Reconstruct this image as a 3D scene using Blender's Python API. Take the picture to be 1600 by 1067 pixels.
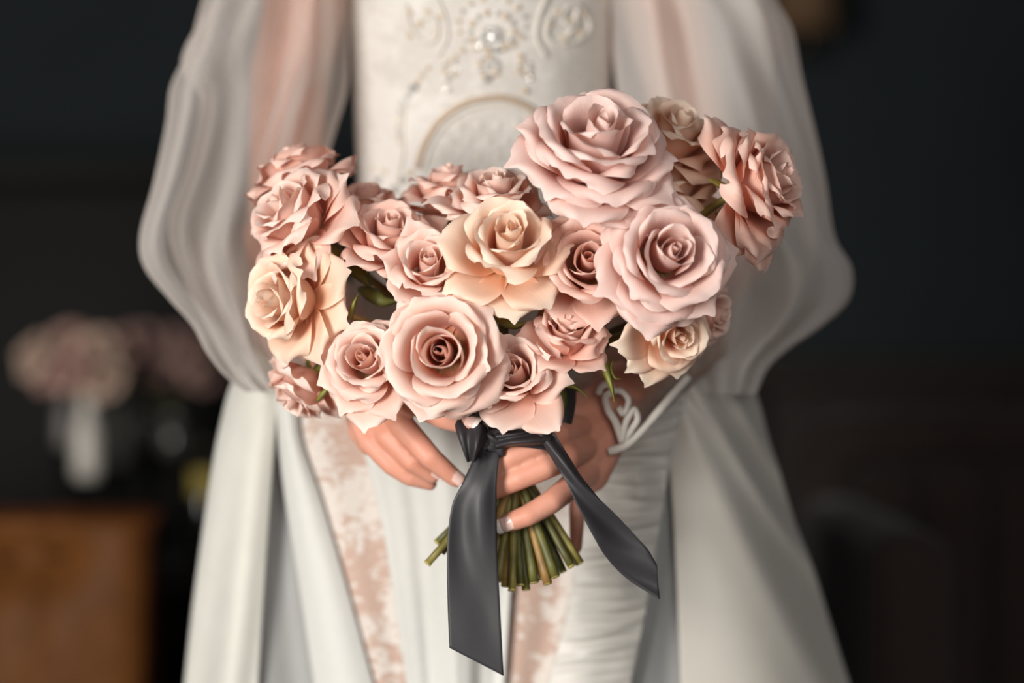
import bpy, bmesh, math
import numpy as np
from mathutils import Vector, Matrix, Quaternion

for _o in list(bpy.data.objects):
    bpy.data.objects.remove(_o)
scene = bpy.context.scene
col = scene.collection
PI = math.pi

# ------------------------------------------------------------------ camera
CAM_D, CAM_Z = 1.6, 1.05
cam_data = bpy.data.cameras.new('camera')
cam = bpy.data.objects.new('camera', cam_data); col.objects.link(cam)
cam.location = (0, -CAM_D, CAM_Z); cam.rotation_euler = (PI / 2, 0, 0)
cam_data.sensor_width = 36.0; cam_data.lens = 36.0 * CAM_D / 0.672
cam_data.clip_start = 0.05; cam_data.clip_end = 50
cam_data.dof.use_dof = True
cam_data.dof.focus_distance = CAM_D - 0.03
cam_data.dof.aperture_fstop = 2.0
scene.camera = cam

# ------------------------------------------------------------------ world, light, exposure
world = bpy.data.worlds.new('world'); scene.world = world; world.use_nodes = True
bg = world.node_tree.nodes['Background']
bg.inputs[0].default_value = (0.62, 0.68, 0.74, 1); bg.inputs[1].default_value = 0.085

def area_light(name, loc, target, size, size_y, power, colour):
    d = bpy.data.lights.new(name, 'AREA'); d.shape = 'RECTANGLE'
    d.size = size; d.size_y = size_y; d.energy = power; d.color = colour
    o = bpy.data.objects.new(name, d); col.objects.link(o); o.location = loc
    o.rotation_euler = (Vector(target) - Vector(loc)).to_track_quat('-Z', 'Y').to_euler()
    return o
area_light('window_daylight', (-1.55, -2.2, 1.14), (0, 0.05, 1.0), 0.9, 1.1, 100, (1.0, 0.965, 0.92))
area_light('added_front_fill', (0.7, -3.1, 1.7), (0.1, 0.2, 1.0), 1.2, 1.6, 33, (1.0, 0.97, 0.94))  # added fill lamp, not a window; lifts the right sleeve and skirt

scene.view_settings.view_transform = 'Standard'
scene.view_settings.look = 'None'
scene.view_settings.exposure = 0.0
scene.view_settings.gamma = 1.0
scene.view_settings.use_curve_mapping = False

# ------------------------------------------------------------------ helpers
K0 = 0.672 / 1600
def P(px, py, y=0.0):
    """a point at depth y behind the bouquet plane, seen at this place of a 1600 x 1067 picture"""
    k = K0 * (CAM_D + y) / CAM_D
    return Vector(((px - 800) * k, y, CAM_Z - (py - 533.5) * k))
def PA(pts):
    return np.array([tuple(P(*p)) for p in pts])

def s2l(c):
    return tuple(((v / 255) / 12.92 if v / 255 <= 0.04045 else ((v / 255 + 0.055) / 1.055) ** 2.4) for v in c) + (1.0,)

def put(name, me, mat=None, parent=None):
    o = bpy.data.objects.new(name, me); col.objects.link(o)
    if mat is not None:
        o.data.materials.clear(); o.data.materials.append(mat)
    if parent is not None:
        o.parent = parent
    return o
def thing(name, label, cat, loc=(0, 0, 0), group=None):
    o = bpy.data.objects.new(name, None); col.objects.link(o); o.location = loc
    o.empty_display_size = 0.02
    o['label'] = label; o['category'] = cat
    if group: o['group'] = group
    bpy.context.view_layer.update()
    return o
def tag(o, label=None, cat=None, group=None, kind=None):
    if label: o['label'] = label
    if cat: o['category'] = cat
    if group: o['group'] = group
    if kind: o['kind'] = kind
    return o
def world_of(o):
    m = o.matrix_basis.copy()
    return world_of(o.parent) @ o.matrix_parent_inverse @ m if o.parent else m
def part_world(name, me, mat, parent):
    """parent a mesh given in world coordinates under a thing or a part"""
    o = put(name, me, mat)
    o.parent = parent; o.matrix_parent_inverse = world_of(parent).inverted()
    return o

def bm_mesh(name, bm, smooth=False):
    me = bpy.data.meshes.new(name); bm.normal_update(); bm.to_mesh(me); bm.free()
    if smooth:
        me.polygons.foreach_set('use_smooth', [True] * len(me.polygons))
    return me
def box_mesh(name, x0, x1, y0, y1, z0, z1, bevel=0.0, seg=3, smooth=None):
    bm = bmesh.new()
    bmesh.ops.create_cube(bm, size=1)
    for v in bm.verts:
        v.co = Vector(((x0 + x1) / 2 + v.co.x * (x1 - x0), (y0 + y1) / 2 + v.co.y * (y1 - y0), (z0 + z1) / 2 + v.co.z * (z1 - z0)))
    if bevel > 0:
        bmesh.ops.bevel(bm, geom=bm.edges[:], offset=bevel, segments=seg, affect='EDGES', profile=0.5)
    return bm_mesh(name, bm, bevel > 0 if smooth is None else smooth)

def catmull(pts, n):
    pts = np.asarray(pts, float)
    if len(pts) == 2:
        t = np.linspace(0, 1, n)[:, None]
        return pts[0] * (1 - t) + pts[1] * t
    seg = np.linalg.norm(np.diff(pts, axis=0), axis=1)
    T = np.concatenate([[0], np.cumsum(np.sqrt(seg + 1e-9))]); T /= T[-1]
    ext = np.vstack([2 * pts[0] - pts[1], pts, 2 * pts[-1] - pts[-2]])
    out = []
    for t in np.linspace(0, 1, n):
        i = min(max(np.searchsorted(T, t, side='right') - 1, 0), len(pts) - 2)
        f = (t - T[i]) / (T[i + 1] - T[i])
        p0, p1, p2, p3 = ext[i:i + 4]
        out.append(0.5 * (2 * p1 + (p2 - p0) * f + (2 * p0 - 5 * p1 + 4 * p2 - p3) * f * f + (3 * p1 - p0 - 3 * p2 + p3) * f ** 3))
    return np.array(out)

def tube_mesh(name, pts, radii, nseg=10, n=None, flat=1.0, caps=True):
    pts = np.asarray(pts, float)
    radii = np.asarray(radii if np.ndim(radii) else [radii] * len(pts), float)
    if n:
        r = catmull(np.stack([radii, radii * 0, radii * 0], -1), n)[:, 0]
        # same parametrisation for the radii as for the points
        pr = catmull(np.hstack([pts, radii[:, None]]), n); pts, radii = pr[:, :3], pr[:, 3]
    V = []; F = []
    up = np.array([0.137, 0.31, 0.94])
    T = np.gradient(pts, axis=0); T /= np.linalg.norm(T, axis=1)[:, None] + 1e-12
    a = np.cross(T[0], up); a /= np.linalg.norm(a) + 1e-12
    ang = np.linspace(0, 2 * PI, nseg, endpoint=False)
    for i in range(len(pts)):
        a = a - T[i] * np.dot(a, T[i]); a /= np.linalg.norm(a) + 1e-12
        b = np.cross(T[i], a)
        V.append(pts[i] + radii[i] * (np.cos(ang)[:, None] * a + flat * np.sin(ang)[:, None] * b))
    m = len(pts)
    for i in range(m - 1):
        for j in range(nseg):
            F.append((i * nseg + j, i * nseg + (j + 1) % nseg, (i + 1) * nseg + (j + 1) % nseg, (i + 1) * nseg + j))
    V = np.vstack(V).tolist()
    faces = [tuple(f) for f in F]
    if caps:
        faces.append(tuple(range(nseg - 1, -1, -1))); faces.append(tuple((m - 1) * nseg + j for j in range(nseg)))
    me = bpy.data.meshes.new(name); me.from_pydata(V, [], faces)
    me.polygons.foreach_set('use_smooth', [len(f) == 4 for f in faces]); me.update()
    return me

def lathe_mesh(name, prof, n=32, centre=(0, 0, 0)):
    V = []; F = []
    for r, z in prof:
        for j in range(n):
            a = 2 * PI * j / n
            V.append((centre[0] + r * math.cos(a), centre[1] + r * math.sin(a), centre[2] + z))
    m = len(prof)
    for i in range(m - 1):
        for j in range(n):
            F.append((i * n + j, i * n + (j + 1) % n, (i + 1) * n + (j + 1) % n, (i + 1) * n + j))
    F.append(tuple(range(n - 1, -1, -1))); F.append(tuple((m - 1) * n + j for j in range(n)))
    me = bpy.data.meshes.new(name); me.from_pydata(V, [], F)
    me.polygons.foreach_set('use_smooth', [len(f) == 4 for f in F]); me.update()
    return me

# ------------------------------------------------------------------ materials
class NT:
    def __init__(self, name):
        self.m = bpy.data.materials.new(name); self.m.use_nodes = True
        self.t = self.m.node_tree; self.n = self.t.nodes; self.l = self.t.links
        self.b = self.n['Principled BSDF']; self.out = self.n['Material Output']
    def new(self, kind, **kw):
        x = self.n.new(kind)
        for k, v in kw.items():
            setattr(x, k, v)
        return x
    def link(self, a, b): self.l.new(a, b)
    def ramp(self, src, stops, interp='LINEAR'):
        r = self.new('ShaderNodeValToRGB'); r.color_ramp.interpolation = interp
        e = r.color_ramp.elements
        while len(e) < len(stops): e.new(0.5)
        for i, (p, c) in enumerate(stops):
            e[i].position = p; e[i].color = c
        self.link(src, r.inputs[0]); return r
    def noise(self, scale, detail=3, rough=0.5, coord='Object', stretch=None, distort=0.0):
        tc = self.new('ShaderNodeTexCoord'); src = tc.outputs[coord]
        if stretch:
            mp = self.new('ShaderNodeMapping'); mp.inputs['Scale'].default_value = stretch
            self.link(src, mp.inputs[0]); src = mp.outputs[0]
        x = self.new('ShaderNodeTexNoise'); x.inputs['Scale'].default_value = scale
        x.inputs['Detail'].default_value = detail; x.inputs['Roughness'].default_value = rough
        x.inputs['Distortion'].default_value = distort
        self.link(src, x.inputs['Vector']); return x
    def bump(self, src, strength, dist=0.001):
        b = self.new('ShaderNodeBump'); b.inputs['Strength'].default_value = strength; b.inputs['Distance'].default_value = dist
        self.link(src, b.inputs['Height']); return b

def simple(name, rgb, rough=0.6, var=0.12, scale=30, bump=0.0, metal=0.0, spec=0.5, sheen=0.0, coat=0.0, stretch=None, bdist=0.001):
    t = NT(name); c = s2l(rgb); nz = t.noise(scale, 4, 0.55, stretch=stretch)
    lo = tuple(x * (1 - var) for x in c[:3]) + (1,); hi = tuple(min(1, x * (1 + var)) for x in c[:3]) + (1,)
    r = t.ramp(nz.outputs['Fac'], [(0.3, lo), (0.7, hi)])
    t.link(r.outputs[0], t.b.inputs['Base Color'])
    t.b.inputs['Roughness'].default_value = rough; t.b.inputs['Metallic'].default_value = metal
    t.b.inputs['Specular IOR Level'].default_value = spec
    t.b.inputs['Sheen Weight'].default_value = sheen; t.b.inputs['Coat Weight'].default_value = coat
    if bump:
        bp = t.bump(nz.outputs['Fac'], bump, bdist); t.link(bp.outputs[0], t.b.inputs['Normal'])
    return t.m

def petal_material(name, base, mid, lip, trans=0.24):
    t = NT(name)
    uv = t.new('ShaderNodeUVMap'); sx = t.new('ShaderNodeSeparateXYZ'); t.link(uv.outputs[0], sx.inputs[0])
    nz = t.noise(55, 4, 0.6)
    ma = t.new('ShaderNodeMath', operation='MULTIPLY_ADD'); t.link(nz.outputs['Fac'], ma.inputs[0]); ma.inputs[1].default_value = 0.16; ma.inputs[2].default_value = -0.08
    ad = t.new('ShaderNodeMath', operation='ADD'); t.link(sx.outputs[1], ad.inputs[0]); t.link(ma.outputs[0], ad.inputs[1])
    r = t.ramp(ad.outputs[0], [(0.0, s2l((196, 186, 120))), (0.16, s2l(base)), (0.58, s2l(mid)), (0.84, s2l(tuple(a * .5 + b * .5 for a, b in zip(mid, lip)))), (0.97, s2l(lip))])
    # paler margins; lip and side edges also painted with the light rolled edges catch
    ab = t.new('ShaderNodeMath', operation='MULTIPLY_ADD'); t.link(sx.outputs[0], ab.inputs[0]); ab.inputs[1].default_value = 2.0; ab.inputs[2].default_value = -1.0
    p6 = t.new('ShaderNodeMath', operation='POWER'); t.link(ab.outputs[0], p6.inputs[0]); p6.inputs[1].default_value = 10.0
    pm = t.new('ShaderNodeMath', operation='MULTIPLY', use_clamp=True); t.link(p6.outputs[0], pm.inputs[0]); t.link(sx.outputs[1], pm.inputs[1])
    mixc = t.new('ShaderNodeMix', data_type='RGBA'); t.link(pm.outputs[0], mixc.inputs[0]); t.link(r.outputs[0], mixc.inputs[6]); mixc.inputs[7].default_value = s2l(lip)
    class _O: outputs = [mixc.outputs[2]]
    r = _O
    # lengthwise veins
    mp = t.new('ShaderNodeMapping'); mp.inputs['Scale'].default_value = (46, 2.2, 1); t.link(uv.outputs[0], mp.inputs[0])
    vn = t.new('ShaderNodeTexNoise'); vn.inputs['Scale'].default_value = 1.0; vn.inputs['Detail'].default_value = 3; t.link(mp.outputs[0], vn.inputs['Vector'])
    bp = t.bump(vn.outputs['Fac'], 0.22, 0.0009)
    t.link(r.outputs[0], t.b.inputs['Base Color']); t.link(bp.outputs[0], t.b.inputs['Normal'])
    t.b.inputs['Roughness'].default_value = 0.55; t.b.inputs['Specular IOR Level'].default_value = 0.28
    t.b.inputs['Sheen Weight'].default_value = 0.12
    warm = t.new('ShaderNodeMix', data_type='RGBA', blend_type='MULTIPLY'); warm.inputs[0].default_value = 1.0; t.link(r.outputs[0], warm.inputs[6]); warm.inputs[7].default_value = (1.0, 0.78, 0.66, 1)
    tr = t.new('ShaderNodeBsdfTranslucent'); t.link(warm.outputs[2], tr.inputs[0])
    mx = t.new('ShaderNodeMixShader'); mx.inputs[0].default_value = trans
    t.link(t.b.outputs[0], mx.inputs[1]); t.link(tr.outputs[0], mx.inputs[2]); t.link(mx.outputs[0], t.out.inputs[0])
    return t.m

def tulle_material(name, rgb, alpha, edge, scale=900):
    t = NT(name)
    nz = t.noise(14, 3, 0.5, stretch=(1, 1, 0.25))
    c = s2l(rgb)
    r = t.ramp(nz.outputs['Fac'], [(0.3, tuple(x * 0.93 for x in c[:3]) + (1,)), (0.7, c)])
    d = t.new('ShaderNodeBsdfDiffuse'); t.link(r.outputs[0], d.inputs[0])
    tl = t.new('ShaderNodeBsdfTranslucent'); t.link(r.outputs[0], tl.inputs[0])
    m1 = t.new('ShaderNodeMixShader'); m1.inputs[0].default_value = 0.4; t.link(d.outputs[0], m1.inputs[1]); t.link(tl.outputs[0], m1.inputs[2])
    lw = t.new('ShaderNodeLayerWeight'); lw.inputs['Blend'].default_value = 0.5
    pw = t.new('ShaderNodeMath', operation='POWER'); t.link(lw.outputs['Facing'], pw.inputs[0]); pw.inputs[1].default_value = 3.2
    ma = t.new('ShaderNodeMath', operation='MULTIPLY_ADD'); t.link(pw.outputs[0], ma.inputs[0]); ma.inputs[1].default_value = edge; ma.inputs[2].default_value = alpha
    ma.use_clamp = True
    tp = t.new('ShaderNodeBsdfTransparent')
    m2 = t.new('ShaderNodeMixShader'); t.link(ma.outputs[0], m2.inputs[0]); t.link(tp.outputs[0], m2.inputs[1]); t.link(m1.outputs[0], m2.inputs[2])
    t.link(m2.outputs[0], t.out.inputs[0])
    return t.m

def lace_material(name, ground, thread, scale=34, thr=0.52, soft=0.05):
    """flat lace print: branching motifs of pale thread over a coloured ground"""
    t = NT(name)
    nz = t.noise(scale, 6, 0.62, distort=1.6, stretch=(1, 1, 1.5))
    n2 = t.noise(scale * 0.28, 2, 0.5)
    ad = t.new('ShaderNodeMath', operation='MULTIPLY_ADD'); t.link(n2.outputs['Fac'], ad.inputs[0]); ad.inputs[1].default_value = 0.9; t.link(nz.outputs['Fac'], ad.inputs[2])
    r = t.ramp(ad.outputs[0], [(thr + 0.42 - soft, s2l(ground)), (thr + 0.42 + soft, s2l(thread))])
    t.link(r.outputs[0], t.b.inputs['Base Color']); t.b.inputs['Roughness'].default_value = 0.8
    bp = t.bump(ad.outputs[0], 0.5, 0.0015); t.link(bp.outputs[0], t.b.inputs['Normal'])
    return t.m

def fabric(name, rgb, rough=0.8, sheen=0.2, var=0.05, scale=60, bump=0.15, spec=0.3, trans=0.0, bdist=0.001):
    t = NT(name); c = s2l(rgb); nz = t.noise(scale, 4, 0.6)
    r = t.ramp(nz.outputs['Fac'], [(0.3, tuple(x * (1 - var) for x in c[:3]) + (1,)), (0.7, tuple(min(1, x * (1 + var)) for x in c[:3]) + (1,))])
    t.link(r.outputs[0], t.b.inputs['Base Color']); t.b.inputs['Roughness'].default_value = rough
    t.b.inputs['Sheen Weight'].default_value = sheen; t.b.inputs['Specular IOR Level'].default_value = spec
    bp = t.bump(nz.outputs['Fac'], bump, bdist); t.link(bp.outputs[0], t.b.inputs['Normal'])
    if trans:
        tr = t.new('ShaderNodeBsdfTranslucent'); t.link(r.outputs[0], tr.inputs[0])
        mx = t.new('ShaderNodeMixShader'); mx.inputs[0].default_value = trans
        t.link(t.b.outputs[0], mx.inputs[1]); t.link(tr.outputs[0], mx.inputs[2]); t.link(mx.outputs[0], t.out.inputs[0])
    return t.m

M = {}
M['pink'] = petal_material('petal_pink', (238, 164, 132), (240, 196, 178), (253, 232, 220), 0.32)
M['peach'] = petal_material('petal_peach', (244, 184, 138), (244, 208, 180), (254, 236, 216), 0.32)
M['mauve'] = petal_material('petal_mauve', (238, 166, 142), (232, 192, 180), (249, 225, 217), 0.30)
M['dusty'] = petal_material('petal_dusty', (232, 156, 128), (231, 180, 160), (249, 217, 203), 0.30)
M['leaf'] = simple('rose_leaf_green', (92, 98, 44), 0.55, 0.3, 60, 0.2)
M['sepal'] = simple('sepal_green', (122, 124, 52), 0.55, 0.3, 80, 0.2)
M['stem'] = simple('stem_green', (118, 108, 50), 0.5, 0.45, 70, 0.25, stretch=(1, 1, 0.3))
M['stem2'] = simple('stem_olive', (86, 84, 36), 0.5, 0.45, 70, 0.25, stretch=(1, 1, 0.3))
M['stem3'] = simple('stem_tan', (150, 116, 62), 0.5, 0.4, 70, 0.25, stretch=(1, 1, 0.3))
M['cut'] = simple('cut_stem_end', (176, 160, 84), 0.7, 0.25, 200)
M['ribbon'] = fabric('charcoal_satin_ribbon', (48, 46, 49), 0.50, 0.0, 0.06, 300, 0.05, 0.4, bdist=0.0003)
# ------------------------------------------------------------------ roses
def smooth01(x):
    x = np.clip(x, 0.0, 1.0)
    return x * x * (3 - 2 * x)

def petal_mesh(rng, L, W, r0, a0, a1, roll, vr, cup, side, tip, spiral, ruffle, nu=17, nv=16, notch=0.0, cupz=0.3):
    u = np.linspace(-1, 1, nu)
    v = np.linspace(0, 1, nv) ** 0.9
    # profile table along the petal
    st = np.linspace(0, 1.4, 220)
    th = a0 + (a1 - a0) * smooth01(st / cupz) + roll * smooth01((st - vr) / (1.08 - vr)) ** 1.25
    ds = st[1] - st[0]
    rr = r0 + L * np.concatenate([[0], np.cumsum(np.sin(th[:-1]) * ds)])
    zz = L * np.concatenate([[0], np.cumsum(np.cos(th[:-1]) * ds)])
    U, V = np.meshgrid(u, v)
    w = W * (0.34 + 0.66 * np.sin(np.pi / 2 * np.minimum(1, v / 0.58)))
    top = np.where(v > 0.62, np.sqrt(np.maximum(0.02, 1 - (np.maximum(0, v - 0.62) / 0.40) ** 2.6)), 1.0)
    w = (w * (0.42 + 0.58 * top))[:, None]
    ph = rng.uniform(0, 6.28, 6)
    edge_var = 0.012 * np.sin(U * 4 + ph[0]) + 0.005 * np.sin(U * 9 + ph[1]) + 0.004 * np.sin(U * 17 + ph[2])
    off = rng.uniform(-0.25, 0.25)
    S = V * (1 + V ** 4 * (tip * np.exp(-((U - off) / 0.2) ** 2) - 0.17 * U ** 4 - notch * np.exp(-((U + off) / 0.12) ** 2)) + V ** 3 * edge_var)
    R = np.interp(S, st, rr); Z = np.interp(S, st, zz); T = np.interp(S, st, th)
    rho = np.maximum(np.interp(V, st, rr) * cup, 2.0)
    x = U * w
    bias = rng.uniform(-0.18, 0.18)
    u0 = (1.02 - 0.80 * V ** 1.6) + bias * np.sign(U)
    phi = x / rho - side * np.sign(U) * smooth01((np.abs(U) - u0) / 0.62)
    du = u[1] - u[0]; mid = nu // 2
    cl = np.zeros_like(x); ch = np.zeros_like(x)
    dx = w * du
    for j in range(mid + 1, nu):
        f = 0.5 * (phi[:, j] + phi[:, j - 1])
        cl[:, j] = cl[:, j - 1] + np.cos(f) * dx[:, 0]; ch[:, j] = ch[:, j - 1] + np.sin(f) * dx[:, 0]
    for j in range(mid - 1, -1, -1):
        f = 0.5 * (phi[:, j] + phi[:, j + 1])
        cl[:, j] = cl[:, j + 1] - np.cos(f) * dx[:, 0]; ch[:, j] = ch[:, j + 1] - np.sin(f) * dx[:, 0]
    ruf = ruffle * V ** 4 * (np.sin(U * 7 + ph[3]) + 0.7 * np.sin(U * 13 + ph[4]) + 0.35 * np.sin(U * 23 + ph[5])) \
        + 0.9 * ruffle * V ** 2 * np.abs(U) ** 3 * np.sin(V * 9 + ph[2] + U)
    ch = ch + ruf
    rad = R - np.cos(T) * ch + spiral * U
    z = Z + np.sin(T) * ch
    P = np.stack([rad, cl, z], -1).reshape(-1, 3)
    uv = np.stack([(U + 1) / 2, V], -1).reshape(-1, 2)
    return P, uv

_FACES = {}
def grid_faces(nu, nv):
    if (nu, nv) not in _FACES:
        f = []
        for i in range(nv - 1):
            for j in range(nu - 1):
                a = i * nu + j
                f.append((a, a + 1, a + nu + 1, a + nu))
        _FACES[(nu, nv)] = np.array(f, dtype=np.int32)
    return _FACES[(nu, nv)]

def fast_mesh(name, P, F, uv=None, smooth=True):
    """quads only"""
    me = bpy.data.meshes.new(name)
    P = np.asarray(P, dtype=np.float32); F = np.asarray(F, dtype=np.int32)
    n = len(F); k = F.shape[1]
    me.vertices.add(len(P)); me.vertices.foreach_set('co', P.ravel())
    me.loops.add(n * k); me.loops.foreach_set('vertex_index', F.ravel())
    me.polygons.add(n)
    me.polygons.foreach_set('loop_start', np.arange(0, n * k, k, dtype=np.int32))
    me.polygons.foreach_set('use_smooth', np.full(n, smooth, dtype=bool))
    if uv is not None:
        l = me.uv_layers.new(name='UVMap')
        l.data.foreach_set('uv', np.asarray(uv, dtype=np.float32)[F.ravel()].ravel())
    me.update(calc_edges=True); me.validate()
    return me

def rot_axis(P, ang, tilt=0.0):
    c, s = math.cos(tilt), math.sin(tilt)     # tilt about the tangential axis
    x = P[:, 0] * c + P[:, 2] * s; z = -P[:, 0] * s + P[:, 2] * c
    P = np.stack([x, P[:, 1], z], -1)
    c, s = math.cos(ang), math.sin(ang)
    return np.stack([P[:, 0] * c - P[:, 1] * s, P[:, 0] * s + P[:, 1] * c, P[:, 2]], -1)

GA = math.radians(137.5)
def petal_specs(rng, openness, n_core=6, n_mid=7, n_out=9, cs=1.0):
    """openness 0..1; yields keyword sets from the heart outwards"""
    out = []
    o = openness
    for i in range(n_core):
        t = i / max(1, n_core - 1)
        R = (1.1 + 9.2 * t) * cs
        out.append(dict(L=47.5 - 1.5 * t + rng.uniform(-1, 1), W=R * (2.5 - 0.7 * t) + 3.0, r0=R * 0.55, a0=math.radians(30),
                        a1=math.radians(-5 + 8 * t), roll=math.radians(-6 + 42 * t * t), vr=0.74, cup=1.0 + .06 * t, side=0.12 * t, tip=0.0,
                        spiral=2.2 + 1.6 * t, ruffle=0.12 + 0.22 * t))
    for i in range(n_mid):
        t = i / max(1, n_mid - 1)
        R = (12.0 + 5.5 * t) * cs
        out.append(dict(L=45 + 2.0 * t + rng.uniform(-1.5, 1.5), W=(21 + 5.0 * t) * cs ** .5, r0=R * 0.55, a0=math.radians(52),
                        a1=math.radians(4 + 3 * o + (6 + 12 * o) * t), roll=math.radians(46 + 22 * o + (26 + 20 * o) * t), vr=0.72 - 0.06 * t, cup=1.10 + 0.15 * t,
                        side=0.45 + 0.65 * t + rng.uniform(-.2, .2), tip=0.03, spiral=2.4 * (1 - t) + .4, ruffle=0.16 + 0.14 * t))
    for i in range(n_out):
        t = i / max(1, n_out - 1)
        R = (12.0 + 1.0 * t) * cs
        out.append(dict(L=44 + 5.0 * t + rng.uniform(-2, 2), W=27 + 4 * t, r0=R * 0.5 * (1 - .4 * t), a0=math.radians(62 + 14 * t),
                        a1=math.radians(15 + 9 * o + (13 + 22 * o) * t) + rng.uniform(-.10, .10), roll=math.radians(74 + 26 * o + 26 * t) + rng.uniform(-.3, .3),
                        vr=0.66, cup=1.40 + 0.8 * t, side=1.45 + 0.7 * t + rng.uniform(-.45, .45), tip=0.07 + 0.06 * rng.random(), spiral=0.0,
                        ruffle=0.2 + 0.25 * rng.random(), cupz=0.36))
    return out

def rose_petals(seed, size, openness, n_core=6, n_mid=7, n_out=9, nu=17, nv=16, guards=(), cs=1.0):
    """list of (P, uv) in metres in the rose's own frame: calyx at the origin, axis +Z; guards: (azimuth, outward angle, length factor, roll)"""
    rng = np.random.default_rng(seed)
    a = rng.uniform(0, 6.28); res = []
    for sp in petal_specs(rng, openness, n_core, n_mid, n_out, cs):
        P, uv = petal_mesh(rng, nu=nu, nv=nv, **sp)
        P = rot_axis(P, a, rng.uniform(-.03, .05))
        a += GA + rng.uniform(-.16, .16)
        res.append([P, uv])
    r = np.sqrt((np.vstack([p for p, _ in res])[:, :2] ** 2).sum(1))
    k = size * 0.001 / (2 * np.percentile(r, 97))
    for az, out, lf, roll in guards:
        P, uv = petal_mesh(rng, L=44 * lf, W=23 + 4 * rng.random(), r0=5, a0=math.radians(80), a1=math.radians(out), roll=math.radians(roll), vr=0.60 + .1 * rng.random(), cup=1.7 + .8 * rng.random(), side=1.0 + 1.3 * rng.random(), tip=0.08 + .09 * rng.random(),
                           spiral=0, ruffle=0.22, cupz=0.35, nu=nu, nv=nv)
        res.append([rot_axis(P, az, 0.0), uv])
    return [(p * k, u) for p, u in res]
# ------------------------------------------------------------------ the room
M['wall'] = simple('dark_teal_wall_paint', (29, 34, 36), 0.75, 0.08, 6, 0.05, spec=0.12)
M['wainscot'] = simple('dark_wainscot', (34, 28, 26), 0.6, 0.15, 5, 0.05, stretch=(1, 1, 0.2), spec=0.12)
M['floor'] = simple('dark_floor_boards', (58, 46, 38), 0.5, 0.25, 4, 0.1, stretch=(8, 1, 1))
M['ceiling'] = simple('ceiling_paint', (120, 118, 114), 0.9, 0.03, 5)
M['blackwood'] = simple('black_stained_wood', (12, 11, 10), 0.6, 0.2, 9, 0.1, stretch=(1, 1, 0.15), spec=0.12)
M['darkmetal'] = simple('dark_metal', (70, 62, 52), 0.45, 0.1, 40, 0, 1.0)
M['leather'] = simple('tan_leather', (96, 58, 26), 0.5, 0.16, 24, 0.25, spec=0.08)
M['leather_dark'] = simple('tan_leather_piping', (60, 31, 14), 0.85, 0.15, 24, 0.25, spec=0.05)
M['velvet'] = simple('brown_velvet', (50, 41, 38), 0.85, 0.12, 30, 0.1, sheen=0.1, spec=0.12)
M['ceramic'] = simple('pale_ceramic', (190, 184, 174), 0.3, 0.04, 12)
M['ceramic2'] = simple('grey_ceramic', (150, 144, 136), 0.4, 0.04, 12)
M['ceramic3'] = simple('dark_grey_ceramic', (112, 106, 100), 0.4, 0.04, 12)
M['greyglass'] = simple('smoky_glass', (62, 60, 56), 0.15, 0.1, 12)
M['blackglass'] = simple('black_glass', (26, 26, 24), 0.15, 0.1, 12)
M['yellow'] = simple('yellow_paper', (150, 132, 60), 0.7, 0.1, 30)
M['shade'] = simple('brown_lamp_shade', (92, 68, 44), 0.8, 0.1, 30)

def struct(name, me, mat, label=None):
    o = put(name, me, mat); o['kind'] = 'structure'
    if label: o['label'] = label
    return o
BY = 2.25
floor = struct('floor', box_mesh('floor', -3.2, 3.2, -3.2, BY, -0.05, 0.0), M['floor'], 'dark floor of the room')
wb = struct('wall_back', box_mesh('wall_back', -3.2, 3.2, BY, BY + 0.1, 0, 2.7), M['wall'], 'dark teal painted back wall')
struct('wall_left', box_mesh('wall_left', -3.3, -3.2, -0.6, BY, 0, 2.7), M['wall'], 'dark teal left wall beyond the frame')
struct('wall_right', box_mesh('wall_right', 3.2, 3.3, -0.6, BY, 0, 2.7), M['wall'], 'dark teal right wall beyond the frame')
# wainscot: rail, boards as pieces of the wall
zr = P(0, 556, BY).z
tr = struct('trim_1', box_mesh('trim_1', -3.2, 3.2, BY - 0.035, BY, zr - 0.05, zr, 0.006), M['wainscot'], 'dark wooden rail capping the wainscot')
for i in range(16):
    x = -3.2 + 0.4 * i
    put('panel', box_mesh('panel', x + 0.004, x + 0.396, BY - 0.02, BY, 0.12, zr - 0.05, 0.006), M['wainscot'], wb)
struct('baseboard_back', box_mesh('baseboard_back', -3.2, 3.2, BY - 0.03, BY, 0, 0.12, 0.004), M['wainscot'], 'dark baseboard at the back wall')

# tall black cupboard behind the flowers, left
y0 = 1.75
ctop = P(0, 243, y0).z; xl, xr = -1.75, P(420, 0, y0).x
cab = thing('cupboard', 'tall black cupboard against the teal wall behind the vases', 'cupboard', ((xl + xr) / 2, y0 + 0.2, 0))
def cpart(name, me, mat): return part_world(name, me, mat, cab)
cpart('body', box_mesh('body', xl, xr, y0 + 0.02, y0 + 0.42, 0.08, ctop - 0.04, 0.004), M['blackwood'])
cpart('top', box_mesh('top', xl - 0.02, xr + 0.02, y0 - 0.01, y0 + 0.44, ctop - 0.04, ctop, 0.006), M['blackwood'])
cpart('plinth', box_mesh('plinth', xl + 0.03, xr - 0.03, y0 + 0.05, y0 + 0.4, 0, 0.08), M['blackwood'])
dw = (xr - xl) / 3
for i in range(3):
    d = cpart('door', box_mesh('door', xl + dw * i + 0.006, xl + dw * (i + 1) - 0.006, y0, y0 + 0.02, 0.1, ctop - 0.05, 0.004), M['blackwood'])
    hx = xl + dw * (i + 1) - 0.05
    part_world('handle', tube_mesh('handle', [(hx, y0 - 0.02, 0.6), (hx, y0 - 0.02, 0.72)], 0.006, 8), M['darkmetal'], d)

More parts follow.
